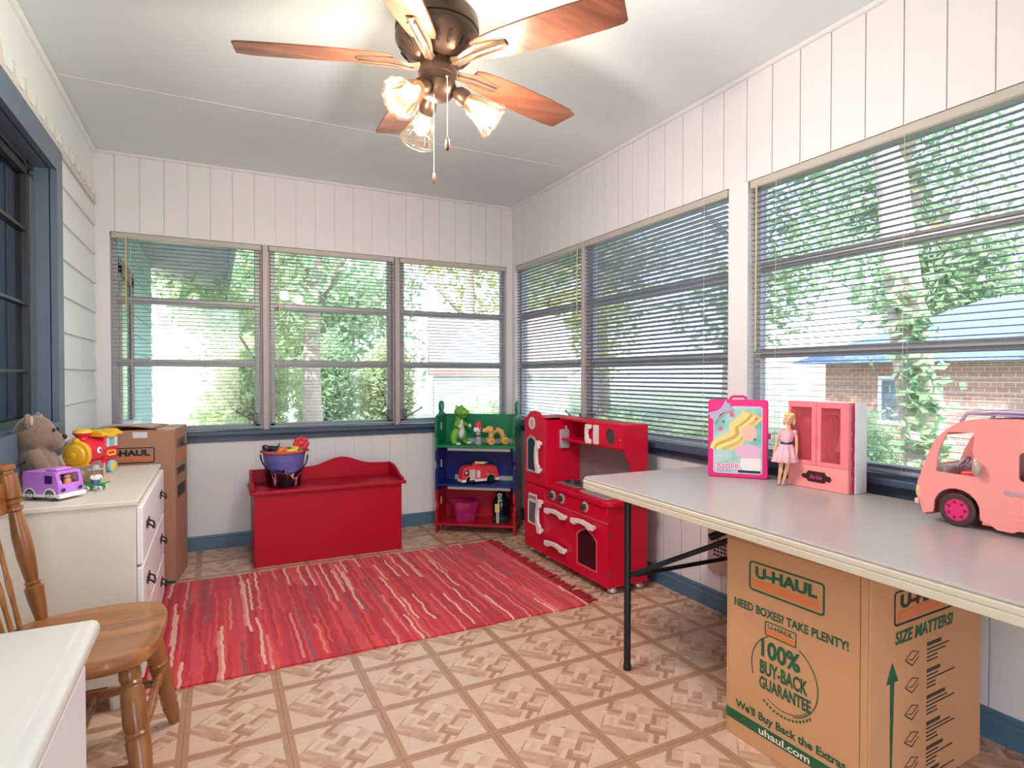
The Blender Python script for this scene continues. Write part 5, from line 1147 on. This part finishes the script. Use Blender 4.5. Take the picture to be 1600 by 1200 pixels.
b = MB(); b.prism([(.10, .1155), (.16, .1155), (.16, .225), (.145, .235), (.135, .16), (.10, .155)], .02, .085, T=XZ(0)); b.prism([(.10, .1155), (.16, .1155), (.16, .225), (.145, .235), (.135, .16), (.10, .155)], .115, .18, T=XZ(0)); b.build('seat', P('#ef4a58', .4), cp, bevel=.004)
b = MB(); b.box(.03, .02, .1155, .062, .18, .165, .006); dsh = b.build('dashboard', P('#bcaea6', .4), cp)
b = MB(); torus(b, (0, 0, 0), .021, .0035, rot('X', 90)); b.cyl((0, 0, -.001), (.0, 0, -.02), .004, seg=8); b.cyl((0, 0, 0), (0, 0, .003), .008, seg=10)
st = b.build('steering_wheel', LIL, cp, smooth=60); st.location = (.092, .055, .178); st.rotation_euler = (0, R(-55), 0)
for x in (.100, .45):
    for s, y in ((-1, .013), (1, CWD - .013)):
        wh, T = wheel(cp, (x, y, .047), .047, .024, (0, s, 0), P('#4a2f2f', .6), P('#e02d78', .3))
        b = MB(); b.T = T
        for k in range(7):
            a = 2 * PI * k / 7; c = (.022 * math.cos(a), .022 * math.sin(a)); b.prism([(c[0] + .006 * math.cos(a + q), c[1] + .006 * math.sin(a + q)) for q in (0, 2.2, 4.1)], .0236, .0246)
        b.build('hub_holes', P('#7d1240', .5), wh)
for y in (.03, CWD - .03):
    b = MB(); b.ball((-.002, y - (.018 if y < .1 else -.018), .085), (.010, .016, .026), 16); b.build('headlight', P('#e6c98a', .25), cp, smooth=180)
b = MB(); b.box(-.014, .0, .045, .0, CWD, .062, .005); b.build('bumper', P('#f2b6ae', .3), cp)
b = MB(); b.tube([(.10, .02, .297), (.115, .02, .322), (.18, .02, .330), (.36, .02, .332), (.44, .02, .318)], .0055, 8); b.tube([(.10, CWD - .02, .297), (.115, CWD - .02, .322), (.18, CWD - .02, .330), (.36, CWD - .02, .332), (.44, CWD - .02, .318)], .0055, 8); b.box(.12, .02, .318, .34, CWD - .02, .325, .003); b.build('roof_rack', LIL, cp, smooth=60)
b = MB(); b.box(.215, -.002, .112, .36, -.0002, .122); b.build('side_stripe', P('#c9a3b8', .3, .2), cp)
b = MB()
for z in (.035, .046, .057): b.box(.235, -.0015, z, .37, -.0002, z + .004)
b.build('side_ribs', PINKL, cp)
b = MB(); b.ball((.156, -.012, .172), (.011, .010, .022), 14); b.box(.15, -.004, .165, .16, 0, .18); b.build('mirror', P('#b7a59a', .3, .2), cp, smooth=60)
b = MB(); b.prism([(x, z) for x, z in win_s], .03, .034, T=XZ(0)); b.build('red_screen', P('#d8102c', .35), cp)

# ------------------------------------------------------------------ toys on the dresser
DZ = .7305
def fur_mat(c1, c2):
    t = NT('plush'); n = t.noise(t.coord(), 60, 4, .7); t.col(t.mix(n, c1, c2)); t.set(rough=.95, sheen=.5); t.bump(n, .6, .004); return t.m
FUR = fur_mat('#6a5444', '#917a68'); FURD = fur_mat('#5d4238', '#7d5f50'); FURL = fur_mat('#a08b7a', '#c2af9d')
br = thing('teddy_bear', 'brown plush teddy bear sitting on the cream dresser beside the window', 'teddy bear', (-.597, 2.755, DZ), -2); br.scale = (.87, .87, .98)
LM = {1: ((.09, .10, .036), (.165, .155, .036)), -1: ((.08, -.06, .036), (.13, -.062, .036))}
b = MB()
b.ball((0, 0, .085), (.075, .082, .088), 24); b.ball((-.005, 0, .13), (.06, .068, .06), 20); b.ball((-.006, 0, .213), (.076, .078, .075), 26); b.ball((.055, 0, .188), (.046, .042, .036), 20)
for s in (1, -1):
    b.tube([(.0, s * .062, .150), (.022, s * .082, .115), (.05, s * .080, .075), (.075, s * .070, .055)], [.028, .031, .029, .024], 14); b.ball((.082, s * .066, .055), .024, 14)
    b.tube([(.02, s * .055, .038), LM[s][0], LM[s][1]], [.04, .037, .034], 14); b.ball((LM[s][1][0] + .018, LM[s][1][1] + (.014 if s > 0 else 0), .044), (.028, .036, .043), 16)
b.build('body', FUR, br, remesh=.005)
for s in (1, -1):
    b = MB(); b.ball((-.012, s * .068, .270), (.014, .028, .026), 16, rot('X', -s * 25)); b.build('ear', FUR, br, smooth=180)
    b = MB(); b.ball((.001, s * .069, .270), (.006, .019, .018), 14, rot('X', -s * 25)); b.build('inner_ear', FURL, br, smooth=180)
    b = MB(); b.ball((.068, s * .030, .232), (.006, .006, .007), 10); b.build('eye', BLK, br, smooth=180)
    b = MB(); b.ball((LM[s][1][0] + .044, LM[s][1][1] + (.02 if s > 0 else 0), .046), (.006, .024, .030), 14); b.build('foot_pad', FURL, br, smooth=180)
b = MB(); b.ball((.098, 0, .203), (.010, .014, .010), 14); b.build('nose', P('#1c1618', .4), br, smooth=180)
# train
YEL = P('#f0b92e', .35, var=.03); YEL2 = P('#f4c63c', .35); RDT = P('#e02a3e', .3, var=.03); CYAN = P('#8fd0dc', .35)
tn = thing('toy_train', 'red and yellow toy train engine behind the legs of the teddy bear', 'toy train', (-.49, 3.12, DZ), 243)
b = MB(); b.prism(rrect(-.105, .028, .075, .062, .012), -.042, .042, T=XZ(0)); b.build('chassis', RDT, tn, bevel=.004, smooth=40)
b = MB(); b.lathe([(.02, 0), (.052, .002), (.054, .02), (.054, .09), (.05, .095)], 28, along((-.025, 0, .105), (.07, 0, .105))); b.build('boiler', RDT, tn, smooth=40)
b = MB(); b.prism([(-.105, .06), (-.02, .06), (-.02, .165), (-.105, .165)], -.05, .05, T=XZ(0)); cab = b.build('cab', RDT, tn, bevel=.006, smooth=40)
for s in (1, -1):
    for k in range(3): b = MB(); b.prism(rrect(-.098 + k * .025, .115, -.078 + k * .025, .158, .003), s * .0502, s * .052, T=XZ(0)); b.build('window', P(('#cfe0e8', '#7fc4c0', '#bcd8ea')[k], .3), cab)
    b = MB(); b.prism(rrect(-.085, .075, -.03, .10, .012), s * .0502, s * .055, [rrect(-.078, .081, -.037, .094, .006)], T=XZ(0)); b.build('trim_ring', YEL2, cab)
b = MB(); rings = []
for k in range(11):
    x = -.122 + .13 * k / 10; d = .006 * math.sin(k * .9); rings.append([(x, y, z + d) for y, z in ((-.062, .160), (-.062, .172), (-.04, .188), (.04, .188), (.062, .172), (.062, .160))])
b.loft(rings); b.build('roof', YEL, tn, bevel=.003, smooth=40)
b = MB(); b.box(-.07, -.018, .19, -.03, .018, .197, .003); b.build('roof_button', P('#6fae7d', .4), tn)
b = MB(); b.lathe([(.022, .150), (.020, .165), (.034, .178), (.036, .184), (.001, .184)], 20, tr(.045, 0, 0)); sm = b.build('funnel', RDT, tn, smooth=40)
b = MB(); b.lathe([(.036, .1845), (.034, .194), (.02, .201), (.001, .203)], 20, tr(.045, 0, 0)); b.build('funnel_cap', YEL2, sm, smooth=60)
b = MB(); b.lathe([(.001, 0), (.058, 0), (.060, .01), (.056, .018), (.044, .02), (.042, .026), (.036, .03), (.012, .031), (.011, .038), (.001, .04)], 32, along((.0705, 0, .095), (.12, 0, .095))); b.ball((.082, 0, .152), (.012, .016, .014), 12); b.prism([(.07, .008), (.135, .008), (.118, .045), (.07, .055)], -.048, .048, T=XZ(0)); b.build('front_face', YEL, tn, smooth=40)
for s in (1, -1):
    b = MB(); b.ball((.02, s * .054, .108), (.014, .006, .014), 14); e_ = b.build('eye', WHT, tn, smooth=180)
    b = MB(); b.ball((.022, s * .060, .108), (.006, .002, .007), 10); b.build('pupil', P('#4a4a8a', .3), e_)
    for x in (-.07, .03): wheel(tn, (x, s * .044, .027), .027, .02, (0, s, 0), CYAN, YEL2)
# lilac van with two riders
VIO = P('#c77ee0', .32, var=.02); VIO2 = P('#d896ec', .32)
vn = thing('toy_van', 'lilac toy van with open windows at the near edge of the cream dresser', 'toy van', (-.512, 2.575, DZ), -36)
vw = rrect(.012, .058, .048, .086, .003)
for s in (1, -1):
    b = MB(); b.prism([(-.07, .02), (-.062, .02)] + arc(-.042, .02, .020, 180, 0, 8)[1:-1] + [(-.02, .02), (.018, .02)] + arc(.038, .02, .020, 180, 0, 8)[1:-1] + [(.06, .02), (.072, .02), (.072, .05), (.060, .094), (.054, .098), (-.068, .098), (-.072, .094)], s * .046 - .0025, s * .046 + .0025, [vw], T=XZ(0)); b.build('side_panel', VIO, vn, bevel=.001)
b = MB(); b.box(-.072, -.0433, .02, -.067, .0433, .096); b.box(-.07, -.0433, .0945, .056, .0433, .0985, .002); b.build('rear_and_roof', VIO, vn)
b = MB(); b.T = frame_m((.0715, 0, .022), (0, 1, 0), (-.012, 0, .076)); b.prism([(-.046, 0), (.046, 0), (.046, .030), (.044, .077), (-.044, .077), (-.046, .030)], -.003, .002, [rrect(-.036, .034, .036, .068, .004)]); b.build('front', VIO, vn, bevel=.001)
b = MB(); b.box(-.068, -.043, .021, .068, .043, .026); b.box(.02, -.042, .026, .066, .042, .05, .006); b.build('floor_pan', VIO2, vn)
b = MB(); b.box(.066, -.052, .008, .082, .052, .024, .004); b.box(-.074, -.05, .012, .07, -.0488, .022); b.build('bumper', WHT, vn)
b = MB(); b.box(.0, -.03, .0988, .045, .03, .108, .004); b.build('roof_bar', VIO2, vn, smooth=40)
for s in (1, -1):
    b = MB(); b.ball((.0765, s * .033, .036), (.003, .008, .007), 12); b.build('headlight', P('#352a4a', .2), vn, smooth=180)
    for x in (.038, -.042):
        wheel(vn, (x, s * .043, .0175), .0175, .014, (0, s, 0), P('#5b5a62', .5), P('#706f78', .45))
        b = MB(); b.prism(arc(x, .02, .024, 0, 180, 10) + arc(x, .02, .0195, 180, 0, 10), s * .0492, s * .0515, T=XZ(0)); b.build('wheel_arch', WHT, vn)
for k, (x, y, c, hc) in enumerate(((.035, -.018, '#e2a98c', '#3a2622'), (.035, .02, '#e9bda2', '#5a3a28'))):
    o = thing('toy_passenger', ['small toy passenger near the side window of the lilac van', 'small toy passenger behind the windscreen of the lilac van'][k], 'toy figure', vn.location, -36, 'riders in the lilac van')
    b = MB(); b.lathe([(.012, .0505), (.013, .056), (.010, .066), (.006, .068)], 14, tr(x, y, 0)); b.build('body', P(('#b7dfe8', '#e9a05a')[k], .4), o, smooth=40)
    b = MB(); b.ball((x, y, .076), (.011, .011, .0095), 14); b.build('head', P(c, .45), o, smooth=180)
    b = MB(); b.ball((x - .003, y, .080), (.011, .0115, .0085), 12); b.build('hair', P(hc, .6), o, smooth=180)
# skateboard and its rider
sk = thing('toy_skateboard', 'green toy skateboard on the cream dresser beside the lilac van', 'toy skateboard', (-.405, 2.675, DZ), -20)
b = MB(); rings = []
for k in range(11):
    x = -.045 + .09 * k / 10; z = .020 + (.008 * (abs(x) / .045) ** 3); w_ = .016 * (1 - .35 * (abs(x) / .045) ** 4); rings.append([(x, -w_, z), (x, w_, z), (x, w_, z + .006), (x, -w_, z + .006)])
b.loft(rings); b.box(-.03, -.012, .010, -.012, .012, .0202); b.box(.012, -.012, .010, .03, .012, .0202); b.build('deck', P('#2fa24a', .35), sk, bevel=.001, smooth=40)
for x in (-.022, .022):
    for s in (1, -1): wheel(sk, (x, s * .017, .0095), .0095, .009, (0, s, 0), P('#dfe6e0', .35), P('#a8b8ac', .4))
rd = thing('toy_rider', 'toy figure in a grey wide brimmed hat standing on the green skateboard', 'toy figure', (-.405, 2.675, DZ + .0262), -60)
b = MB(); b.lathe([(.014, 0), (.015, .008), (.013, .014)], 18); b.build('legs', P('#4f6296', .45), rd, smooth=40)
b = MB(); b.lathe([(.0135, .0145), (.0145, .02), (.012, .03), (.007, .034)], 18); 
for s in (1, -1): b.tube([(0, s * .011, .030), (.006, s * .017, .022), (.012, s * .013, .018)], [.005, .005, .004], 8)
b.build('shirt', P('#ece6e2', .45), rd, smooth=60)
b = MB(); b.ball((0, 0, .044), (.0125, .0125, .0115), 16); b.ball((.0125, 0, .043), .0022, 8); b.build('head', P('#e8a58e', .45), rd, smooth=180)
for s in (1, -1): b = MB(); b.ball((.0112, s * .0045, .047), (.0015, .0016, .002), 8); b.build('eye', BLK, rd)
b = MB(); b.ball((.012, 0, .0385), (.0015, .004, .001), 8); b.build('mouth', P('#9a3a3a', .5), rd)
b = MB(); b.lathe([(.011, .0505), (.027, .0515), (.028, .0535), (.014, .056), (.0125, .066), (.008, .069), (.001, .0695)], 24); b.build('hat', P('#b5b0ad', .55), rd, smooth=50)
# dark cord on the window stool at the left
b = MB(); b.tube([(XL + .06, 2.2, .85), (XL + .05, 2.5, .849), (XL + .055, 2.72, .849), (XL + .045, 2.9, .849)], .003, 8)
tag(b.build('cord', P('#17171c', .5), None, smooth=180), 'thin dark cord lying on the blue stool of the left window', 'cord')
